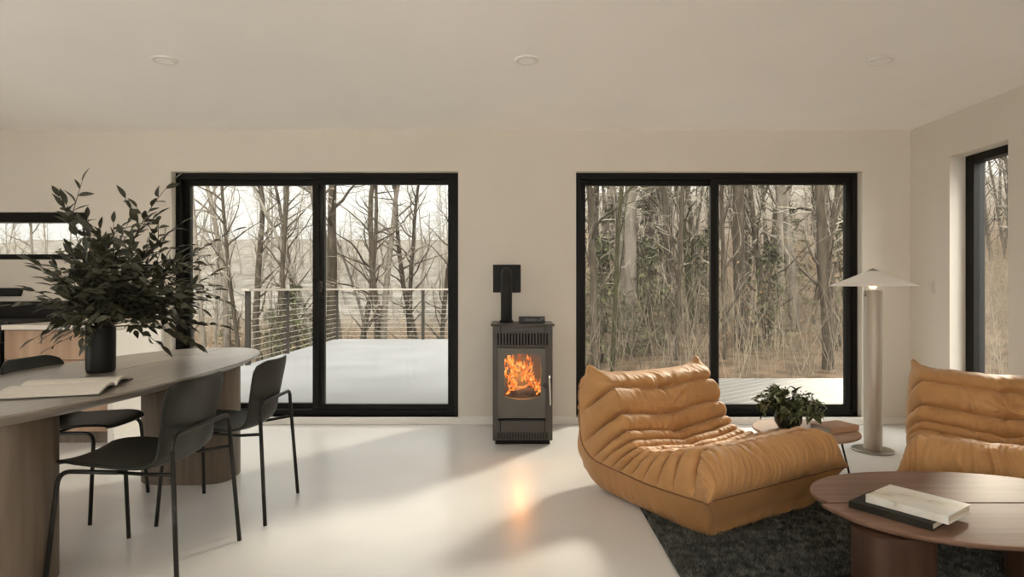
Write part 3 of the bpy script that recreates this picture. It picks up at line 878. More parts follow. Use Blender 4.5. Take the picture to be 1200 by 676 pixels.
    # wrinkles: gathered folds running off the seams, long folds on the front roll
    for i in range(NS):
        s = sn[i]
        roll = sstep(0.0, 0.015, s) * (1 - sstep(0.17, 0.26, s))
        near = min(abs(s - q) for q in seams[1:-1])
        seamw = math.exp(-(near / 0.018) ** 2)
        for j in range(NV):
            v = V[j]; a = abs(v)
            w = nz(v * 9.0, s * 1.6 + 0.8 * nz(v * 3, s * 6, 4.4, 1), 3.3, 1.0)
            w2 = nz(v * 24.0, s * 6, 7.7, 1.0)
            ridge = 1 - abs(nz(v * 27.0 + 1.6 * nz(v * 4, s * 9, 2.2, 1), s * 3.0, 9.1, 1.0)) * 2.2
            star = 0.0
            top = s > 0.74
            if top or (s > 0.5 and abs(v) < 0.3):
                # folds fanning out of the tuft point
                ang = math.atan2((s - 0.705) * 2.2, v + 1e-4); rad = math.hypot((s - 0.705) * 2.2, v)
                star = 0.016 * nz(ang * 3.2, rad * 1.2, 5.5, 1.0) * math.exp(-(rad / 0.42) ** 2) * min(1, rad / 0.06)
            fr_ = (0.0105 * ridge * roll * (1.0 if a < 0.72 else 0.6))
            fold = 1 - abs(nz(v * 11 + s * 7, s * 9 + 1.5 * nz(v * 5, s * 5, 8.8, 1), 1.9, 1.0)) * 3.0
            H[i, j] += 0.0050 * w + 0.0026 * w2 * (0.35 + seamw) + fr_ + star + 0.0055 * seamw * nz(v * 30, s * 2, 6.1, 1) + 0.0038 * max(0, fold)
    edge = np.clip((1 - np.abs(V)) / 0.04, 0, 1)[None, :] * np.clip(sn / 0.02, 0, 1)[:, None] * np.clip((1 - sn) / 0.02, 0, 1)[:, None]
    P = P + Nn * (H * edge)[:, :, None]
    def toloc(P):
        out = P.copy(); out[..., 1] = 0.51 - P[..., 1]; return out
    PL = toloc(P)
    idx = np.arange(NS * NV).reshape(NS, NV)
    quads = np.stack([idx[:-1, :-1], idx[1:, :-1], idx[1:, 1:], idx[:-1, 1:]], -1).reshape(-1, 4)
    fast_mesh('quilted_cover', PL.reshape(-1, 3), quads, M['leather'], root, True)
    # underside and rear: from the left seam round below to the right seam
    NT, NB = 120, 70
    tt = np.linspace(0, 1, NT) ** 1.15
    tq = tt * TQ
    B = np.stack([np.interp(tq, Lq, Qp[:, 0]), np.interp(tq, Lq, Qp[:, 1])], 1)
    tang = np.gradient(B, axis=0); tang /= np.linalg.norm(tang, axis=1, keepdims=True)
    nout = np.stack([-tang[:, 1], tang[:, 0]], 1)          # candidate outward normal
    if nout[NT // 4, 1] > 0: nout = -nout
    wq = np.interp(tq / TQ, np.linspace(0, 1, NS), np.interp(np.linspace(0, 1, NS), qs / TQ, wt + rr_))
    # side edge of the cover after the toe flare
    edgeL = P[:, -1, :]
    ex = np.interp(tq, qs, edgeL[:, 0]); eu = np.interp(tq, qs, edgeL[:, 1]); eh = np.interp(tq, qs, edgeL[:, 2])
    Bs = np.stack([eu, eh], 1)
    R = np.zeros((NT, NB, 3)); vv = np.linspace(-1, 1, NB)
    for i in range(NT):
        ramp = min(1, tt[i] / 0.065)
        ramp = math.sqrt(max(0, 1 - (1 - ramp) ** 2))
        seat = 1 - sstep(0.58, 0.80, tt[i])
        endr = math.sqrt(max(0.0, 1 - max(0, (tt[i] - 0.93) / 0.07) ** 2))
        for j, v_ in enumerate(vv):
            a = abs(v_)
            # lateral profile: band falls steeply from the seam, tucks in, flat below
            k = min(1, (1 - a) / 0.28)
            g = math.sin(k * PI / 2) ** 0.8
            tuck = 1 - 0.14 * math.sin(k * PI / 2) if a > 0.72 else a / 0.72 * 0.86 * 1.0
            x = math.copysign(ex[i] * (tuck if a > 0.72 else (a / 0.72) * 0.86), v_)
            if seat > 0:
                dseat = max(0.0, Bs[i, 1] - 0.003)
            dep = seat * (Bs[i, 1] - 0.003) + (1 - seat) * 0.055
            off = nout[i] * dep * g * ramp * endr
            u = Bs[i, 0] + off[0]; h = Bs[i, 1] + off[1]
            if a < 0.9 and tt[i] < 0.2:   # centre of the front seam is not flared like the toes
                pass
            bulge = 0.012 * math.sin(PI * k) * (1 if a > 0.72 else 0)
            x += math.copysign(bulge, v_)
            dfr = min(1.0, dep * g * ramp / 0.17)
            cor = math.exp(-(tt[i] / 0.075) ** 2)
            x -= math.copysign(0.055 * dfr * cor * (1 if a > 0.6 else a / 0.6), v_)
            u -= 0.012 * dfr * cor
            pl = 0.018 * (abs(math.sin(tt[i] * 34 + v_)) ** 0.6 - 0.6) * math.sin(PI * k) * (1 if a > 0.72 else 0) * sstep(0.04, 0.12, tt[i])
            x += math.copysign(pl + (0.010 * nz(tt[i] * 22, v_ * 5, 4.1, 1.0) * math.sin(PI * k) if a > 0.72 else 0), v_)
            u += 0.016 * nz(v_ * 9, tt[i] * 30, 7.2, 1.0) * cor * math.sin(PI * min(1, tt[i] / 0.12))
            wr = 0.018 * nz(v_ * 7, tt[i] * 16, 2.5, 1.0) * g * (1 if h > 0.03 else 0)
            R[i, j] = (x, u + wr, max(0.002, h))
    # the front row follows the cover's own front edge
    fe = P[0, :, :]
    fx = fe[:, 0]
    for j, v_ in enumerate(vv):
        for i in range(NT):
            wgt = max(0, 1 - tt[i] / 0.06)
            if wgt <= 0: break
            u0 = np.interp(R[0, j, 0] * 1.0, fx, fe[:, 1]); h0 = np.interp(R[0, j, 0], fx, fe[:, 2])
            if i == 0: du, dh = u0 - R[0, j, 1], h0 - R[0, j, 2]
            R[i, j, 1] += du * wgt; R[i, j, 2] = max(0.002, R[i, j, 2] + dh * wgt)
    RL = toloc(R)
    idx = np.arange(NT * NB).reshape(NT, NB)
    quads = np.stack([idx[:-1, :-1], idx[:-1, 1:], idx[1:, 1:], idx[1:, :-1]], -1).reshape(-1, 4)
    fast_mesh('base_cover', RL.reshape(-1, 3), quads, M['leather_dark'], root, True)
    # piping along the seams
    pts = [tuple(p) for p in PL[::5, 0, :]]; pts2 = [tuple(p) for p in PL[::5, -1, :]]
    def dedupe(ps):
        out = [ps[0]]
        for p in ps[1:]:
            if (Vector(p) - Vector(out[-1])).length > 0.004: out.append(p)
        return out
    MB().tube(dedupe(pts), 0.0045, 6).build('piping', M['piping'], root, smooth=True)
    MB().tube(dedupe(pts2), 0.0045, 6).build('piping', M['piping'], root, smooth=True)
    MB().tube(dedupe([tuple(p) for p in PL[0, ::3, :]]), 0.0045, 6).build('front_piping', M['piping'], root, smooth=True)
    return root
lc = make_lounge()
lc.location = (1.065, 3.42, 0.004); lc.rotation_euler = (0, 0, math.radians(30.6)); lc.scale = (1.03, 1.0, 1.0)
tag(lc, 'tan leather quilted low lounge chair left of the coffee table, turned to the right', 'lounge chair', 'tan quilted lounge chairs')
l2 = copy_tree(lc)
l2.location = (2.73, 3.247, 0.004); l2.rotation_euler = (0, 0, math.radians(-33))
tag(l2, 'tan leather quilted low lounge chair by the right wall, cut off by the picture edge', 'lounge chair', 'tan quilted lounge chairs')

# ------------------------------------------------------------------ rug
RX0, RX1, RY0, RY1 = 0.69, 3.40, 0.9, 3.42
rg_ = empty('shaggy_rug', ((RX0 + RX1) / 2, (RY0 + RY1) / 2, 0)); tag(rg_, 'charcoal shaggy rug on the concrete floor under the coffee table', 'rug')
rw, rl = (RX1 - RX0) / 2, (RY1 - RY0) / 2
MB().box(-rw, rw, -rl, rl, 0.0005, 0.009).build('backing', M['rug'], rg_, bevel=0.003)
nr = np.random.default_rng(4)
NF = 90000
fx = nr.uniform(-rw, rw, NF); fy = nr.uniform(-rl, rl, NF)
ang = nr.uniform(0, 2 * PI, NF); ln = nr.uniform(0.014, 0.028, NF); tilt = nr.uniform(0.2, 0.95, NF); wd = nr.uniform(0.0022, 0.0042, NF)
dx, dy = np.cos(ang), np.sin(ang)
base = np.stack([fx, fy, np.full(NF, 0.008)], 1)
sidev = np.stack([-dy, dx, np.zeros(NF)], 1)
tipv = base + np.stack([dx * ln * tilt, dy * ln * tilt, ln * np.sqrt(1 - tilt ** 2 * 0.8)], 1)
fwd = np.stack([dx, dy, np.zeros(NF)], 1)
v0 = base - sidev * wd[:, None]; v1 = base + sidev * wd[:, None]; v2 = base + fwd * wd[:, None] * 1.2
vv = np.stack([v0, v1, v2, tipv], 1).reshape(-1, 3)
i0 = np.arange(NF) * 4
tri = np.concatenate([np.stack([i0, i0 + 1, i0 + 3], 1), np.stack([i0 + 1, i0 + 2, i0 + 3], 1), np.stack([i0 + 2, i0, i0 + 3], 1)])
pile = fast_mesh('pile', vv, tri, M['rug_pile'], rg_); pile['kind'] = 'stuff'

# ------------------------------------------------------------------ coffee table
CT = empty('coffee_table', (1.785, 2.306, 0.0)); tag(CT, 'oval walnut coffee table in two halves standing on the charcoal rug', 'coffee table')
def ct_half(sy):
    rings = []
    for (z, ins) in ((0.335, 0.022), (0.343, 0.006), (0.352, 0.0), (0.358, 0.0), (0.360, 0.002)):
        pts = []; n = 56
        for k in range(n + 1):
            t = PI * k / n
            c, s = math.cos(t), math.sin(t)
            x = (0.585 - ins) * math.copysign(abs(c) ** (2 / 2.35), c)
            y = sy * (0.40 - ins) * abs(s) ** (2 / 2.35)
            if abs(y) < 0.007: y = sy * 0.007
            x *= 1 - (0.045 if sy > 0 else -0.015) * math.exp(-(y / 0.055) ** 2)
            pts.append((x, y, z))
        if sy < 0: pts = pts[::-1]
        rings.append(pts)
    return MB().prism(rings)
for sy in (1, -1): ct_half(sy).build('tabletop_half', M['walnut'], CT, auto=35)
MB().box(-0.55, 0.55, -0.008, 0.008, 0.322, 0.336).build('joining_strip', M['groove'], CT)
for (lx, ly) in ((-0.44, -0.20), (0.36, 0.10)):
    rings = []
    for z in (0.012, 0.335):
        rings.append([(p[0] + lx, p[1] + ly, z) for p in superell(0.13, 0.085, 3.0, 40, z)])
    MB().prism(rings).build('pedestal', M['walnut_leg'], CT, auto=40)

# books on the coffee table
def closed_book(name, label, loc, rz, L, W, T, cover, group=None, marks=None):
    root = empty(name, loc, rz); tag(root, label, 'book', group)
    c = MB(); c.box(-L/2, L/2, -W/2, W/2, 0, 0.0025); c.box(-L/2, L/2, -W/2, W/2, T - 0.0025, T); c.box(-L/2, L/2, -W/2, -W/2 + 0.0028, 0.0025, T - 0.0025)
    c.build('cover', cover, root, bevel=0.0008)
    p = MB(); p.box(-L/2 + 0.004, L/2 - 0.004, -W/2 + 0.0028, W/2 - 0.004, 0.0025, T - 0.0025); p.build('pages', M['page_edge'], root)
    return root
def art_cover():
    m = bpy.data.materials.new('pale_picture_cover'); m.use_nodes = True
    N = m.node_tree.nodes; L = m.node_tree.links; b_ = N['Principled BSDF']; b_.inputs['Roughness'].default_value = 0.35
    tc = N.new('ShaderNodeTexCoord'); nz = N.new('ShaderNodeTexNoise'); nz.inputs['Scale'].default_value = 9; nz.inputs['Detail'].default_value = 3
    L.new(tc.outputs['Object'], nz.inputs['Vector'])
    rp = N.new('ShaderNodeValToRGB'); L.new(nz.outputs['Fac'], rp.inputs['Fac'])
    e = rp.color_ramp.elements
    e[0].position = 0.30; e[0].color = (0.30, 0.22, 0.14, 1); e[1].position = 0.75; e[1].color = (0.62, 0.68, 0.70, 1)
    k = e.new(0.40); k.color = (0.70, 0.66, 0.56, 1); k = e.new(0.58); k.color = (0.80, 0.77, 0.69, 1)
    L.new(rp.outputs[0], b_.inputs['Base Color']); return m
M['art'] = art_cover()
M['dark_cover'] = mat('dark_book_cover', (0.012, 0.010, 0.007), 0.6, spec=0.2, col2=(0.03, 0.027, 0.02), scale=5)
M['tan_cover'] = mat('tan_book_cover', (0.42, 0.25, 0.15), 0.6, 0.06, 9)
ba = math.atan2(-0.82, 0.57)
closed_book('book', 'dark covered book lying under the pale one on the coffee table', (1.435, 2.205, 0.3605), ba + 0.02, 0.275, 0.205, 0.025, M['dark_cover'], 'books on the coffee table')
closed_book('book', 'pale picture covered book lying on top of the dark book on the coffee table', (1.485, 2.19, 0.386), ba, 0.265, 0.20, 0.029, M['art'], 'books on the coffee table')

# ------------------------------------------------------------------ side table, plant, book
SXT, SYT, SH = 1.785, 3.64, 0.33
sx_ = empty('side_table', (SXT, SYT, 0)); tag(sx_, 'low round wooden side table with thin black legs behind the lounge chair', 'side table')
MB().lathe([(0.288, SH - 0.018), (0.298, SH - 0.012), (0.30, SH - 0.004), (0.298, SH)], 64).build('tabletop', M['side_wood'], sx_, auto=40)
for k in range(3):
    a = math.radians(-38 + 120 * k)
    ca, sa = math.cos(a), math.sin(a)
    MB().tube([(0.19 * ca, 0.19 * sa, SH - 0.016), (0.262 * ca, 0.262 * sa, 0.0)], 0.006, 8).build('leg', M['black_metal'], sx_, smooth=True)
pp = empty('potted_plant', (1.685, 3.645, SH + 0.0005)); tag(pp, 'leafy green plant in a round dark green pot on the low side table', 'plant')
MB().lathe([(0.04, 0), (0.055, 0.006), (0.078, 0.045), (0.080, 0.075), (0.068, 0.108), (0.062, 0.118), (0.058, 0.116), (0.064, 0.10), (0.07, 0.07)], 36).build('pot', M['pot'], pp, smooth=True)
MB().lathe([(0.064, 0.098), (0.03, 0.104), (0.002, 0.106)], 24).build('soil', M['log'], pp)
lf = MB(); stm = MB(); bd = MB(); rp_ = random.Random(11)
for k in range(62):
    a = rp_.uniform(0, 2 * PI); el = rp_.uniform(0.05, 1.25); R_ = rp_.uniform(0.12, 0.205)
    tip = Vector((math.cos(a) * math.cos(el) * R_, math.sin(a) * math.cos(el) * R_ * 0.9, 0.11 + math.sin(el) * R_ * 0.80 - 0.02))
    base = Vector((math.cos(a) * 0.03, math.sin(a) * 0.03, 0.105))
    mid = base.lerp(tip, 0.5) + Vector((0, 0, 0.025))
    path = [base, base.lerp(mid, .6), mid, mid.lerp(tip, .5) + Vector((0, 0, .008)), tip]
    stm.tube(path, [0.002, 0.0018, 0.0016, 0.0013, 0.001], 5)
    for i in range(1, 5):
        p = path[i]; d = path[i] - path[i-1]
        for q in range(2 if i < 4 else 3):
            dv = d.normalized() * 0.6 + Vector((rp_.gauss(0, .6), rp_.gauss(0, .6), rp_.gauss(0.05, .45)))
            Lf = rp_.uniform(0.032, 0.062)
            leaf_mesh(lf, p, dv, Vector((rp_.uniform(-.5, .5), rp_.uniform(-.5, .5), 1)), Lf, Lf * rp_.uniform(.42, .6), 0.25)
    if rp_.random() < 0.7:
        for q in range(7):
            c = tip + Vector((rp_.gauss(0, .014), rp_.gauss(0, .014), rp_.uniform(0.0, .03)))
            stm.tube([tip, c], 0.0007, 4)
            bd.lathe([(0.0005, -0.0045), (0.004, -0.001), (0.004, 0.002), (0.0005, 0.005)], 6, Matrix.Translation(c))
# the one broad hanging leaf over the book
leaf_mesh(lf, Vector((0.10, -0.06, 0.13)), Vector((0.06, -0.03, -0.075)), Vector((0.3, -1, 0.4)), 0.105, 0.06, 0.1)
stm.tube([Vector((0.02, -0.01, 0.105)), Vector((0.07, -0.05, 0.16)), Vector((0.10, -0.06, 0.13))], 0.002, 5)
stm.build('stem', M['leaf2'], pp, smooth=True); lf.build('foliage', M['leaf2'], pp, smooth=True)
o = bd.build('buds', M['berry'], pp, smooth=True); o['kind'] = 'stuff'
closed_book('book', 'thick tan book lying on the low side table in front of the plant', (1.955, 3.625, SH + 0.0005), math.radians(22), 0.235, 0.15, 0.034, M['tan_cover'])

# ------------------------------------------------------------------ floor lamp
LX, LY = 2.64, 4.37
fl_ = empty('floor_lamp', (LX, LY, 0)); tag(fl_, 'thick nickel column floor lamp with a wide flat cone shade by the right window', 'lamp')
MB().lathe([(0.135, 0.0), (0.138, 0.004), (0.138, 0.012), (0.134, 0.016), (0.06, 0.017)], 56).build('base', M['lamp_base'], fl_, auto=40)
MB().lathe([(0.060, 0.016), (0.060, 1.165), (0.057, 1.172), (0.02, 1.172)], 48).build('column', M['lamp_metal'], fl_, auto=40)
sh = MB().lathe([(0.012, 1.322), (0.05, 1.310), (0.15, 1.265), (0.285, 1.207), (0.287, 1.204), (0.284, 1.204), (0.15, 1.259), (0.05, 1.304), (0.012, 1.315)], 64, cap=False)
sh.build('shade', M['shade'], fl_, smooth=True)
MB().lathe([(0.042, 1.315), (0.03, 1.322), (0.006, 1.334), (0.0015, 1.335)], 32).build('finial', M['lamp_base'], fl_, auto=40)
MB().lathe([(0.008, 1.17), (0.008, 1.318)], 16).build('rod', M['lamp_metal'], fl_, smooth=True)
MB().lathe([(0.002, 1.178), (0.018, 1.185), (0.026, 1.203), (0.020, 1.222), (0.0085, 1.236)], 24).build('bulb', M['bulb'], fl_, smooth=True)
b = MB(); b.tube([(-0.074, -0.03, 1.262), (-0.074, -0.03, 1.15)], 0.0015, 6); b.lathe([(0.002, 0), (0.006, 0.004), (0.006, 0.02), (0.002, 0.024)], 12, Matrix.Translation((-0.074, -0.03, 1.128)))
b.tube([(-0.074, -0.03, 1.262), (-0.02, -0.008, 1.262), (0.0, 0, 1.262)], 0.0025, 6)
b.build('pull_switch', M['lamp_base'], fl_, smooth=True)

# ================================================================== outdoors
def ground(x, y):
    r = sstep(-3.0, 4.0, x - (y - 10) * 0.02)
    hr = -0.45 + 0.055 * max(0, y - 8) + 0.06 * max(0, y - 20) + 0.16 * max(0, y - 30) + 0.08 * max(0, x - 8) * sstep(2, 14, x)
    hl = -0.9 - 0.9 * sstep(8, 22, y) + 0.010 * max(0, y - 30) + 0.16 * max(0, y - 62) * sstep(58, 80, y)
    h = r * min(hr, 11 + 0.02 * y) + (1 - r) * hl
    if y < D + 1: h = min(h, -0.3)
    h += 0.25 * mnoise.noise(Vector((x * 0.16, y * 0.16, 0))) * sstep(9, 16, y) + 0.07 * mnoise.noise(Vector((x * 0.9, y * 0.9, 3)))
    # keep low below deck and house
    if -7 < x < 8 and -6 < y < 14.6: h = min(h, -0.22)
    return h
gx = np.concatenate([np.linspace(-120, -26, 30), np.linspace(-24, 34, 117), np.linspace(36, 120, 26)])
gy = np.concatenate([np.linspace(-60, 4, 20), np.linspace(5, 45, 90), np.linspace(46.5, 150, 60)])
vs = [(x, y, ground(x, y)) for x in gx for y in gy]
b = MB().add(vs, grid_faces(len(gx), len(gy)))
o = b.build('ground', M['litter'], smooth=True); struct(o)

m = M['litter']; N = m.node_tree.nodes; L = m.node_tree.links  # haze painted into the ground colour: paler grey with distance
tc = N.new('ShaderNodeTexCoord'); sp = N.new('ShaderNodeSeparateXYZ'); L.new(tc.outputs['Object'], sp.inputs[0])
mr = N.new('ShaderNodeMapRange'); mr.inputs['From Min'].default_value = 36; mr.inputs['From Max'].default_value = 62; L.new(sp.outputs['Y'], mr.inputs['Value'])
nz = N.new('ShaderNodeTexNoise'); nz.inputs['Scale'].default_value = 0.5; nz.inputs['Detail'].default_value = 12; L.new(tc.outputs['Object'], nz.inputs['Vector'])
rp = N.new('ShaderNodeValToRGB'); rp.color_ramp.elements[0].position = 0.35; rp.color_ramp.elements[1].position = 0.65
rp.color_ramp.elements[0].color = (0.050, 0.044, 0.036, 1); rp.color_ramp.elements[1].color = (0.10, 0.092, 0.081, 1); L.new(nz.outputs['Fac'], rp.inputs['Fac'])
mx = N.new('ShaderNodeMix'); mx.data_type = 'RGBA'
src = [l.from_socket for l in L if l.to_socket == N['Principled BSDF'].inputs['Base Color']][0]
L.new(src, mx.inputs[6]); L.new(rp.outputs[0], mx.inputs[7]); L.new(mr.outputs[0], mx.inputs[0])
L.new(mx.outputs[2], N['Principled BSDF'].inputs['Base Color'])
# pale unseen slab, added to bounce sky light up to the ceiling
b = MB(); b.box(-16, 12, -22, YR - TH - 0.02, -0.2, -0.08); b.box(-16, XL - TH - 0.02, YR - TH, 7, -0.2, -0.08)
struct(b.build('bounce_slab', M['bounce_slab']))
# deck
b = MB()
DZ = -0.03
b.box(-4.25, 0.35, D + TH + 0.01, 14.4, DZ - 0.16, DZ); b.box(0.35, 7.2, D + TH + 0.01, 8.1, DZ - 0.16, DZ)
struct(b.build('deck', M['snow']))
# board gaps read as pale melted ridges on the right part
m = M['snow']; N = m.node_tree.nodes; L = m.node_tree.links
tc = N.new('ShaderNodeTexCoord'); mp = N.new('ShaderNodeMapping'); mp.inputs['Rotation'].default_value = (0, 0, math.radians(-38))
L.new(tc.outputs['Object'], mp.inputs['Vector'])
sp = N.new('ShaderNodeSeparateXYZ'); L.new(mp.outputs[0], sp.inputs[0])
mm = N.new('ShaderNodeMath'); mm.operation = 'MULTIPLY'; mm.inputs[1].default_value = 1 / 0.145; L.new(sp.outputs['Y'], mm.inputs[0])
fr_ = N.new('ShaderNodeMath'); fr_.operation = 'FRACT'; L.new(mm.outputs[0], fr_.inputs[0])
lt = N.new('ShaderNodeMath'); lt.operation = 'LESS_THAN'; lt.inputs[1].default_value = 0.17; L.new(fr_.outputs[0], lt.inputs[0])
sx2 = N.new('ShaderNodeSeparateXYZ'); L.new(tc.outputs['Object'], sx2.inputs[0])
gt = N.new('ShaderNodeMath'); gt.operation = 'GREATER_THAN'; gt.inputs[1].default_value = 0.35; L.new(sx2.outputs['X'], gt.inputs[0])
nz = N.new('ShaderNodeTexNoise'); nz.inputs['Scale'].default_value = 0.55; nz.inputs['Detail'].default_value = 4; L.new(tc.outputs['Object'], nz.inputs['Vector'])
n2 = N.new('ShaderNodeMapRange'); n2.inputs['From Min'].default_value = 0.30; n2.inputs['From Max'].default_value = 0.46; L.new(nz.outputs['Fac'], n2.inputs['Value'])
pr = N.new('ShaderNodeMath'); pr.operation = 'MULTIPLY'; L.new(gt.outputs[0], pr.inputs[0]); L.new(n2.outputs[0], pr.inputs[1])
inv = N.new('ShaderNodeMath'); inv.operation = 'SUBTRACT'; inv.inputs[0].default_value = 1.0; L.new(lt.outputs[0], inv.inputs[1])
wet = N.new('ShaderNodeMath'); wet.operation = 'MULTIPLY'; L.new(pr.outputs[0], wet.inputs[0]); L.new(inv.outputs[0], wet.inputs[1])
mx = N.new('ShaderNodeMix'); mx.data_type = 'RGBA'
src = [l.from_socket for l in L if l.to_socket == N['Principled BSDF'].inputs['Base Color']][0]
L.new(src, mx.inputs[6]); mx.inputs[7].default_value = (0.032, 0.028, 0.023, 1); L.new(wet.outputs[0], mx.inputs[0])
L.new(mx.outputs[2], N['Principled BSDF'].inputs['Base Color'])

# railing
rl_ = empty('deck_railing', (-4.2, 9.5, DZ)); tag(rl_, 'cable railing with pale top rail and dark posts around the left part of the deck', 'railing')
RH = 1.215
posts = [(-4.2, 9.5), (-4.2, 11.15), (-4.2, 12.8), (-4.2, 14.3), (-2.13, 14.3), (0.25, 14.3)]
for (x, y) in posts:
    MB().box(x + 4.2 - 0.035, x + 4.2 + 0.035, y - 9.5 - 0.035, y - 9.5 + 0.035, 0.0, RH - 0.04).build('post', M['post'], rl_, bevel=0.004)
b = MB(); b.box(-0.06, 0.06, -0.10, 4.87, RH - 0.04, RH); b.build('top_rail', M['rail_wood'], rl_, bevel=0.004)
b = MB(); b.box(0.06, 4.52, 4.75, 4.87, RH - 0.04, RH); b.build('top_rail', M['rail_wood'], rl_, bevel=0.004)
for k in range(10):
    z = 0.08 + k * 0.106
    MB().tube([(0, 0, z), (0, 4.8, z), (4.45, 4.8, z)], 0.0042, 6).build('cable', M['cable'], rl_)

# ---------------------------------------------------------------- trees
def make_tree(seed, curvy, low, nb, mat_, height=14.0, r0=0.14, spread=1.0):
    R_ = random.Random(seed)
    mb = MB(); slots = []; mb.slots = slots
    def limb(p, d, Ln, r, level, nseg, sides):
        pts = [p]; rs = [r]; cur = p.copy(); dr = d.normalized()
        for k in range(nseg):
            t = (k + 1) / nseg
            j = (0.05 if level == 0 else 0.20) * (curvy if level == 0 else 1.1)
            dr = (dr + Vector((R_.gauss(0, j), R_.gauss(0, j), R_.gauss(0, j * 0.5) + (0.03 if level else 0.0)))).normalized()
            cur = cur + dr * (Ln / nseg)
            pts.append(cur.copy()); rs.append(max(0.0035, r * (1 - t * (0.82 if level == 0 else 0.88))))
        n0 = len(mb.f); mb.tube(pts, rs, sides, caps=False); slots.extend([1 if level >= 2 else 0] * (len(mb.f) - n0))
        return pts, rs
    pts, rs = limb(Vector((0, 0, -0.5)), Vector((R_.gauss(0, .03), R_.gauss(0, .03), 1)), height, r0, 0, 16, 9)
    def at(pts, rs, t):
        f = t * (len(pts) - 1); i = min(int(f), len(pts) - 2); u = f - i
        return pts[i].lerp(pts[i+1], u), rs[i] * (1 - u) + rs[i+1] * u, (pts[i+1] - pts[i]).normalized()
    def sub(pts, rs, level, n, t0):
        for q in range(n):
            t = t0 + (0.97 - t0) * (q + R_.random()) / n
            p, r, d = at(pts, rs, t)
            a = R_.uniform(0, 2 * PI)
            rad = Vector((math.cos(a), math.sin(a), 0)); rad = (rad - d * rad.dot(d))
            rad = rad.normalized() if rad.length > 1e-3 else Vector((1, 0, 0))
            dv = d * R_.uniform(0.35, 1.0) + rad * R_.uniform(0.5, 1.0) * spread
            if level == 1:
                Ln = R_.uniform(0.9, 3.2) * (1.15 - 0.6 * t); rr = min(r * 0.5, 0.045)
                P2, R2 = limb(p, dv, Ln, rr, 1, 6, 5)
                sub(P2, R2, 2, R_.randint(4, 7), 0.2)
            elif level == 2:
                Ln = R_.uniform(0.4, 1.3); rr = min(r * 0.6, 0.016)
                P2, R2 = limb(p, dv, Ln, rr, 2, 4, 4)
                sub(P2, R2, 3, R_.randint(2, 4), 0.25)
            else:
                limb(p, dv, R_.uniform(0.2, 0.6), min(r * 0.7, 0.007), 3, 2, 3)
    sub(pts, rs, 1, nb, low)
    return mb
protos = []
specs = [(1, 0.5, 0.30, 24, 'bark'), (2, 1.2, 0.18, 26, 'bark_pale'), (3, 0.8, 0.12, 28, 'bark'), (4, 1.6, 0.15, 26, 'bark_moss'),
         (5, 0.5, 0.35, 20, 'bark_pale'), (6, 1.0, 0.08, 32, 'bark'), (7, 1.9, 0.12, 24, 'bark')]
proto_meshes = []
for (sd, cv, lo, nb, mt) in specs:
    mb = make_tree(sd, cv, lo, nb, mt)
    me = bpy.data.meshes.new('bare_tree'); me.from_pydata(mb.v, [], mb.f); me.update()
    me.polygons.foreach_set('use_smooth', [True] * len(me.polygons)); me.materials.append(M[mt]); me.materials.append(M['frost_twig'])
    me.polygons.foreach_set('material_index', mb.slots)
    proto_meshes.append(me)
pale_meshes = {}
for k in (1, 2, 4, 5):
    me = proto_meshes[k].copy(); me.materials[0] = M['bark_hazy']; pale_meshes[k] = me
def put_tree(x, y, kind, sr, sz, rz, label, group, lean=(0, 0), pale=False):
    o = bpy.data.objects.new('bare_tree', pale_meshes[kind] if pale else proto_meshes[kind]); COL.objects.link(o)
    o.location = (x, y, ground(x, y)); o.scale = (sr, sr, sz); o.rotation_euler = (lean[0], lean[1], rz)
    tag(o, label, 'tree', group); return o
tr = random.Random(33)
# trunks that stand out, by where the photograph shows them: (pixel column, trunk width, distance, kind, lean, label)
named = [
 (738, 15, 14.0, 4, 0.0, 'thick pale straight trunk seen left of centre in the left pane of the right window'),
 (868, 14, 13.5, 0, 0.0, 'thick dark straight trunk just right of the middle bar of the right window'),
 (935, 12, 16.5, 4, 0.01, 'broad pale trunk in the middle of the right pane of the right window'),
 (969, 12, 11.0, 6, 0.0, 'dark winding trunk near the right edge of the right window'),
 (717, 5, 11.0, 3, 0.0, 'slim mossy green trunk left of the thick pale trunk in the right window'),
 (700, 9, 12.0, 6, -0.10, 'leaning dark trunk at the left edge of the right window'),
 (402, 14, 20.0, 4, 0.0, 'thick pale trunk just right of the middle bar of the left sliding door'),
 (386, 12, 19.0, 0, 0.0, 'thick dark trunk hugging the middle bar of the left sliding door'),
 (440, 8, 19.0, 6, 0.02, 'slim dark forked trunk in the right pane of the left sliding door'),
 (247, 6, 18.0, 1, 0.12, 'pale leaning tree at the left edge of the left sliding door'),
]
for (px, w, y, kd, ln, lab) in named:
    x = (px - 600) / 700 * y
    sr = (w / 2 / 700 * y) / 0.125
    put_tree(x, y, kd, sr, max(0.9, min(1.25, sr)), tr.uniform(0, 6), lab, None, (0, ln))
more = [(728, 7, 15, 1), (762, 6, 15, 2), (777, 8, 14, 6), (812, 7, 15, 3), (822, 6, 18, 2), (893, 7, 18, 2), (905, 6, 20, 5), (918, 8, 15, 1), (984, 8, 14, 2), (850, 5, 12, 5), (792, 5, 12, 5),
        (268, 7, 20, 1), (284, 5, 16, 2), (305, 8, 18, 6), (322, 6, 22, 5), (335, 6, 17, 6), (352, 6, 20, 2), (418, 7, 19, 2), (452, 8, 21, 1), (478, 6, 22, 5), (492, 7, 24, 2), (514, 6, 24, 5), (230, 6, 22, 2)]
RLAB = 'bare slender tree among many in the woods beyond the right window'
LLAB = 'bare slender tree in the open woods beyond the left sliding door'
GR, GL = 'bare trees behind the right window', 'bare trees behind the left door'
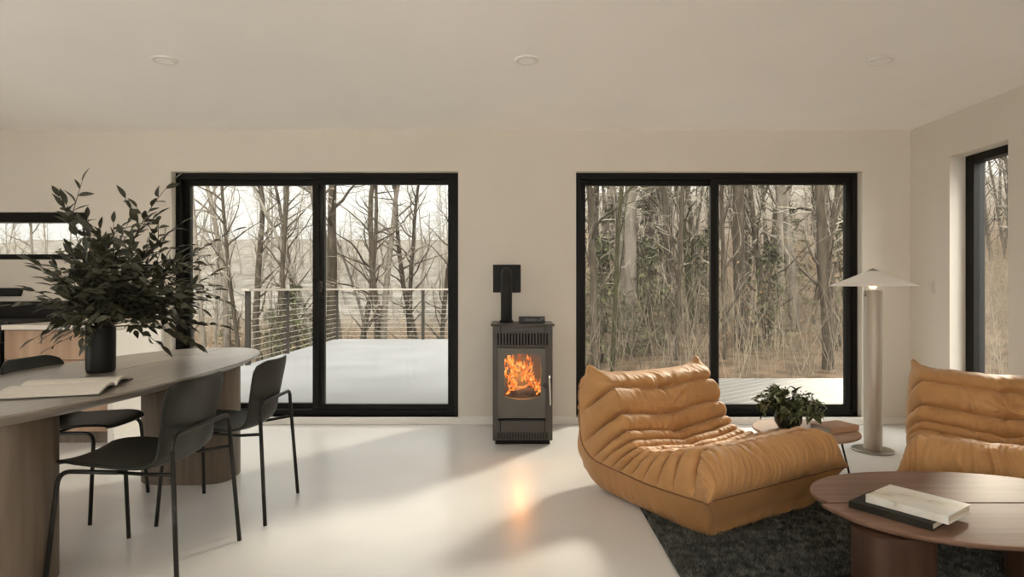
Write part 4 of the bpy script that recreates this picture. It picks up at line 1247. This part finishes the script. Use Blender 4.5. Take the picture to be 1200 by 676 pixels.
for (px, w, y, kd) in more:
    x = (px - 600) / 700 * y
    sr = (w / 2 / 700 * y) / 0.125
    put_tree(x, y, kd, sr, tr.uniform(0.75, 1.1), tr.uniform(0, 6), RLAB if px > 600 else LLAB, GR if px > 600 else GL)
cnt = 0
while cnt < 165:                                   # woods on the right, down to the side window
    y = 13 + 36 * tr.random() ** 0.75; k = tr.uniform(0.08, 1.0)
    if k > 0.62 and k < 0.74: continue
    x = k * y
    if k > 0.62: lab, g = 'bare slender tree beyond the tall window in the right wall', 'bare trees beyond the side window'
    else: lab, g = RLAB, GR
    s = tr.uniform(0.25, 0.75)
    put_tree(x, y, tr.choice((0, 1, 2, 2, 3, 5, 5, 6)), s, tr.uniform(0.6, 1.1), tr.uniform(0, 6), lab, g, (tr.gauss(0, .04), tr.gauss(0, .04)))
    cnt += 1
cnt = 0
while cnt < 46:                                     # thinner woods on the left
    y = tr.uniform(17, 58); k = tr.uniform(-0.90, -0.09)
    if -0.69 < k < -0.58: continue
    if k > -0.33 and y < 30 and tr.random() < 0.75: continue
    x = k * y
    if k < -0.69: lab, g = 'bare tree beyond the small kitchen window', 'bare trees beyond the kitchen window'
    else: lab, g = LLAB, GL
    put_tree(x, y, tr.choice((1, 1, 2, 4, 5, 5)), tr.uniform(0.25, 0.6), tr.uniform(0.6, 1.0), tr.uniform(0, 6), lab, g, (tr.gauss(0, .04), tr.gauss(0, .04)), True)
    cnt += 1
# the wooded hillside far off
for q in range(46):
    y = tr.uniform(66, 108); x = tr.uniform(-0.60, -0.09) * y
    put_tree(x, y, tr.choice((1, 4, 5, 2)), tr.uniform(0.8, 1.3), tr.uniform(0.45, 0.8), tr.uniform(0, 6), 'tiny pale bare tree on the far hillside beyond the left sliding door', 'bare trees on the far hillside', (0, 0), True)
nr2 = np.random.default_rng(9)
def brush(n, xr, yr_, hr, rr, seed, cond=None, twigs=3):
    rg2 = random.Random(seed); V_ = []; F_ = []
    c = 0
    while c < n:
        y = rg2.uniform(*yr_); k = rg2.uniform(*xr); x = k * y
        if cond and not cond(x, y): continue
        z = ground(x, y) - 0.03; c += 1
        h = rg2.uniform(*hr)
        stems = [((x, y, z), (x + rg2.gauss(0, .25) * h, y + rg2.gauss(0, .25) * h, z + h), rr * rg2.uniform(.6, 1.3))]
        for q in range(twigs):
            t = rg2.uniform(0.25, 0.95); p0, p1, r_ = stems[0]
            b0 = tuple(p0[i] + (p1[i] - p0[i]) * t for i in range(3))
            L_ = h * rg2.uniform(.2, .55)
            stems.append((b0, (b0[0] + rg2.gauss(0, .6) * L_, b0[1] + rg2.gauss(0, .6) * L_, b0[2] + rg2.uniform(0, .9) * L_), r_ * .6))
        for (p0, p1, r_) in stems:
            i0 = len(V_)
            for (p, s) in ((p0, 1.0), (p1, 0.45)):
                for q in range(3):
                    a = 2 * PI * q / 3
                    V_.append((p[0] + r_ * s * math.cos(a), p[1] + r_ * s * math.sin(a), p[2]))
            for q in range(3):
                q2 = (q + 1) % 3
                F_.append((i0 + q, i0 + q2, i0 + 3 + q2, i0 + 3 + q))
    return np.array(V_), np.array(F_)
out_deck = lambda x, y: not (x < 0.6 and y < 14.8) and not (x < 7.6 and y < 8.6)
V_, F_ = brush(4200, (0.06, 1.0), (9.5, 36), (0.4, 2.0), 0.005, 71, out_deck, 5)
o = fast_mesh('undergrowth', V_, F_, M['twig']); tag(o, 'tangled tan undergrowth on the forest floor beyond the right window', 'undergrowth', kind='stuff')
V_, F_ = brush(1500, (-0.9, -0.06), (15, 50), (0.5, 2.0), 0.008, 72, out_deck)
o = fast_mesh('undergrowth', V_, F_, M['twig']); tag(o, 'tan brush beyond the railing behind the left sliding door', 'undergrowth', kind='stuff')
# dry leaves still hanging on low beeches
def leaf_cloud(n, xr, yr_, hr, size, seed, cond):
    g = np.random.default_rng(seed); V_ = []; F_ = []; c = 0
    while c < n:
        y = g.uniform(*yr_); x = g.uniform(*xr) * y
        if not cond(x, y): continue
        m_ = int(g.integers(14, 34)); c += m_
        z0 = ground(x, y); hh = g.uniform(*hr)
        for q in range(m_):
            p = np.array([x + g.normal(0, .5), y + g.normal(0, .5), z0 + hh * g.uniform(0.1, 1)])
            a = g.normal(size=3); a /= np.linalg.norm(a); b2 = np.cross(a, g.normal(size=3)); b2 /= np.linalg.norm(b2)
            s = size * g.uniform(.6, 1.3); i0 = len(V_)
            V_ += [p - a * s, p + b2 * s * .45, p + a * s, p - b2 * s * .45]
            F_.append((i0, i0 + 1, i0 + 2, i0 + 3))
    return np.array(V_), np.array(F_)
V_, F_ = leaf_cloud(12000, (0.06, 0.95), (11, 32), (0.4, 3.2), 0.026, 73, out_deck)
o = fast_mesh('dry_leaves', V_, F_, M['dry_leaf']); tag(o, 'rusty dry leaves clinging to the low saplings beyond the right window', 'leaves', kind='stuff')
V_, F_ = leaf_cloud(2500, (-0.9, -0.06), (15, 40), (0.4, 2.6), 0.05, 74, out_deck)
o = fast_mesh('dry_leaves', V_, F_, M['dry_leaf']); tag(o, 'rusty dry leaves on the saplings beyond the railing', 'leaves', kind='stuff')
# evergreen shrubs
def evergreen(seed, h, w):
    g = random.Random(seed); f = MB(); s = MB()
    s.tube([(0, 0, -0.2), (0, 0, h * .9)], [0.05, 0.01], 7)
    for q in range(90):
        z = h * (0.06 + 0.9 * g.random()); R_ = w * (1 - z / h) ** 0.8 + 0.05
        a = g.uniform(0, 2 * PI); d = Vector((math.cos(a), math.sin(a), -0.12))
        tip = Vector((0, 0, z)) + d * R_
        s.tube([Vector((0, 0, z)), tip], [0.010, 0.003], 4, caps=False)
        for k in range(15):
            p = Vector((0, 0, z)).lerp(tip, g.uniform(.2, 1))
            dv = d * .7 + Vector((g.gauss(0, .6), g.gauss(0, .6), g.gauss(0, .35)))
            leaf_mesh(f, p, dv, Vector((0, 0, 1)), g.uniform(.12, .24), g.uniform(.02, .045), .2)
    return s, f
s, f = evergreen(3, 3.0, 0.9)
eg0 = empty('evergreen_shrub'); s.build('trunk', M['bark'], eg0, smooth=True); f.build('foliage', M['evergreen'], eg0, smooth=True)
egs = [(345, 17.0, 1.0, 'tallest dull green evergreen beyond the railing, left of the door bar'), (318, 19.5, 0.75, 'low evergreen shrub beyond the railing near the first post'),
       (705, 13.0, 0.95, 'dull green evergreen behind the left edge of the right window'), (760, 19.0, 1.5, 'tall dim evergreen among the trunks in the right window'),
       (795, 16.0, 1.0, 'evergreen shrub near the middle bar of the right window'), (925, 22.0, 1.3, 'evergreen shrub far back in the right pane of the right window'),
       (270, 21.0, 0.8, 'small evergreen beyond the railing at the left edge of the door')]
er = random.Random(8)
for q in range(9):
    egs.append((er.uniform(690, 990), er.uniform(13, 24), er.uniform(0.7, 1.3), 'dull green evergreen half hidden among the trunks beyond the right window'))
for q in range(6):
    egs.append((er.uniform(285, 372), er.uniform(16, 26), er.uniform(0.5, 0.85), 'dull green evergreen in the brush behind the railing left of the door bar'))
for i, (px, y, s_, lab) in enumerate(egs):
    o = eg0 if i == 0 else copy_tree(eg0)
    x = (px - 600) / 700 * y
    o.location = (x, y, ground(x, y)); o.scale = (s_, s_, s_); o.rotation_euler = (0, 0, i * 1.3); tag(o, lab, 'shrub', 'evergreens in the woods')

# ------------------------------------------------------------------ light
w = bpy.data.worlds.new('overcast_sky'); SC.world = w; w.use_nodes = True
N = w.node_tree.nodes; L = w.node_tree.links
bg = N['Background']
tc = N.new('ShaderNodeTexCoord'); sp = N.new('ShaderNodeSeparateXYZ'); L.new(tc.outputs['Generated'], sp.inputs[0])
m1 = N.new('ShaderNodeMapRange'); m1.inputs['From Min'].default_value = 0.0; m1.inputs['From Max'].default_value = 1.0
m1.inputs['To Min'].default_value = 0.66; m1.inputs['To Max'].default_value = 2.6; L.new(sp.outputs['Z'], m1.inputs['Value'])
m2 = N.new('ShaderNodeMapRange'); m2.inputs['From Min'].default_value = 0.15; m2.inputs['From Max'].default_value = -0.8  # sky behind the camera brightened, added as unseen fill
m2.inputs['To Min'].default_value = 0.0; m2.inputs['To Max'].default_value = 6.5; L.new(sp.outputs['Y'], m2.inputs['Value'])
m3 = N.new('ShaderNodeMapRange'); m3.inputs['From Min'].default_value = 0.0; m3.inputs['From Max'].default_value = 0.45
m3.inputs['To Min'].default_value = 0.25; L.new(sp.outputs['Z'], m3.inputs['Value'])
m4 = N.new('ShaderNodeMath'); m4.operation = 'MULTIPLY'; L.new(m2.outputs[0], m4.inputs[0]); L.new(m3.outputs[0], m4.inputs[1])
m5 = N.new('ShaderNodeMath'); m5.operation = 'ADD'; m5.inputs[1].default_value = 1.0; L.new(m4.outputs[0], m5.inputs[0])
mu = N.new('ShaderNodeMath'); mu.operation = 'MULTIPLY'; L.new(m1.outputs[0], mu.inputs[0]); L.new(m5.outputs[0], mu.inputs[1])
bg.inputs['Color'].default_value = (1.0, 0.975, 0.945, 1)
L.new(mu.outputs[0], bg.inputs['Strength'])

sun = bpy.data.lights.new('sun', 'SUN'); sun.energy = 4.8; sun.angle = math.radians(8); sun.color = (1.0, 0.90, 0.76)
so = bpy.data.objects.new('sun', sun); COL.objects.link(so)
el = math.radians(30); az = math.radians(38)
dirv = Vector((math.sin(az) * math.cos(el), math.cos(az) * math.cos(el), math.sin(el)))
so.rotation_euler = dirv.to_track_quat('Z', 'Y').to_euler(); so.location = dirv * 30

def portal(name, loc, rot, sx, sy):
    a = bpy.data.lights.new(name, 'AREA'); a.shape = 'RECTANGLE'; a.size = sx; a.size_y = sy
    a.cycles.is_portal = True
    o = bpy.data.objects.new(name, a); COL.objects.link(o); o.location = loc; o.rotation_euler = rot
portal('sky_opening', ((W1[0]+W1[1])/2, D + TH + 0.02, 1.14), (-PI/2, 0, 0), 2.5, 2.14)
portal('sky_opening', ((W2[0]+W2[1])/2, D + TH + 0.02, 1.14), (-PI/2, 0, 0), 2.5, 2.14)
portal('sky_opening', (0.1, YR - TH - 0.02, 1.275), (PI/2, 0, 0), 2.7, 2.35)
portal('sky_opening', (XL - TH - 0.02, 1.15, 1.2), (0, -PI/2, 0), 2.2, 1.5)
portal('sky_opening', (XR + TH + 0.02, 4.47, 1.15), (0, PI/2, 0), 2.17, 0.56)

# ------------------------------------------------------------------ camera and view
cam = bpy.data.cameras.new('camera'); cam.lens = 21.0; cam.sensor_width = 36.0; cam.clip_end = 400
co = bpy.data.objects.new('camera', cam); COL.objects.link(co)
co.location = (0, 0, CAMH); co.rotation_euler = (PI / 2, 0, 0)
SC.camera = co
vs_ = SC.view_settings
vs_.view_transform = 'Standard'; vs_.look = 'None'; vs_.gamma = 1.0; vs_.use_curve_mapping = False
vs_.exposure = 0.56
SC.cycles.max_bounces = 10; SC.cycles.diffuse_bounces = 6; SC.cycles.transparent_max_bounces = 16
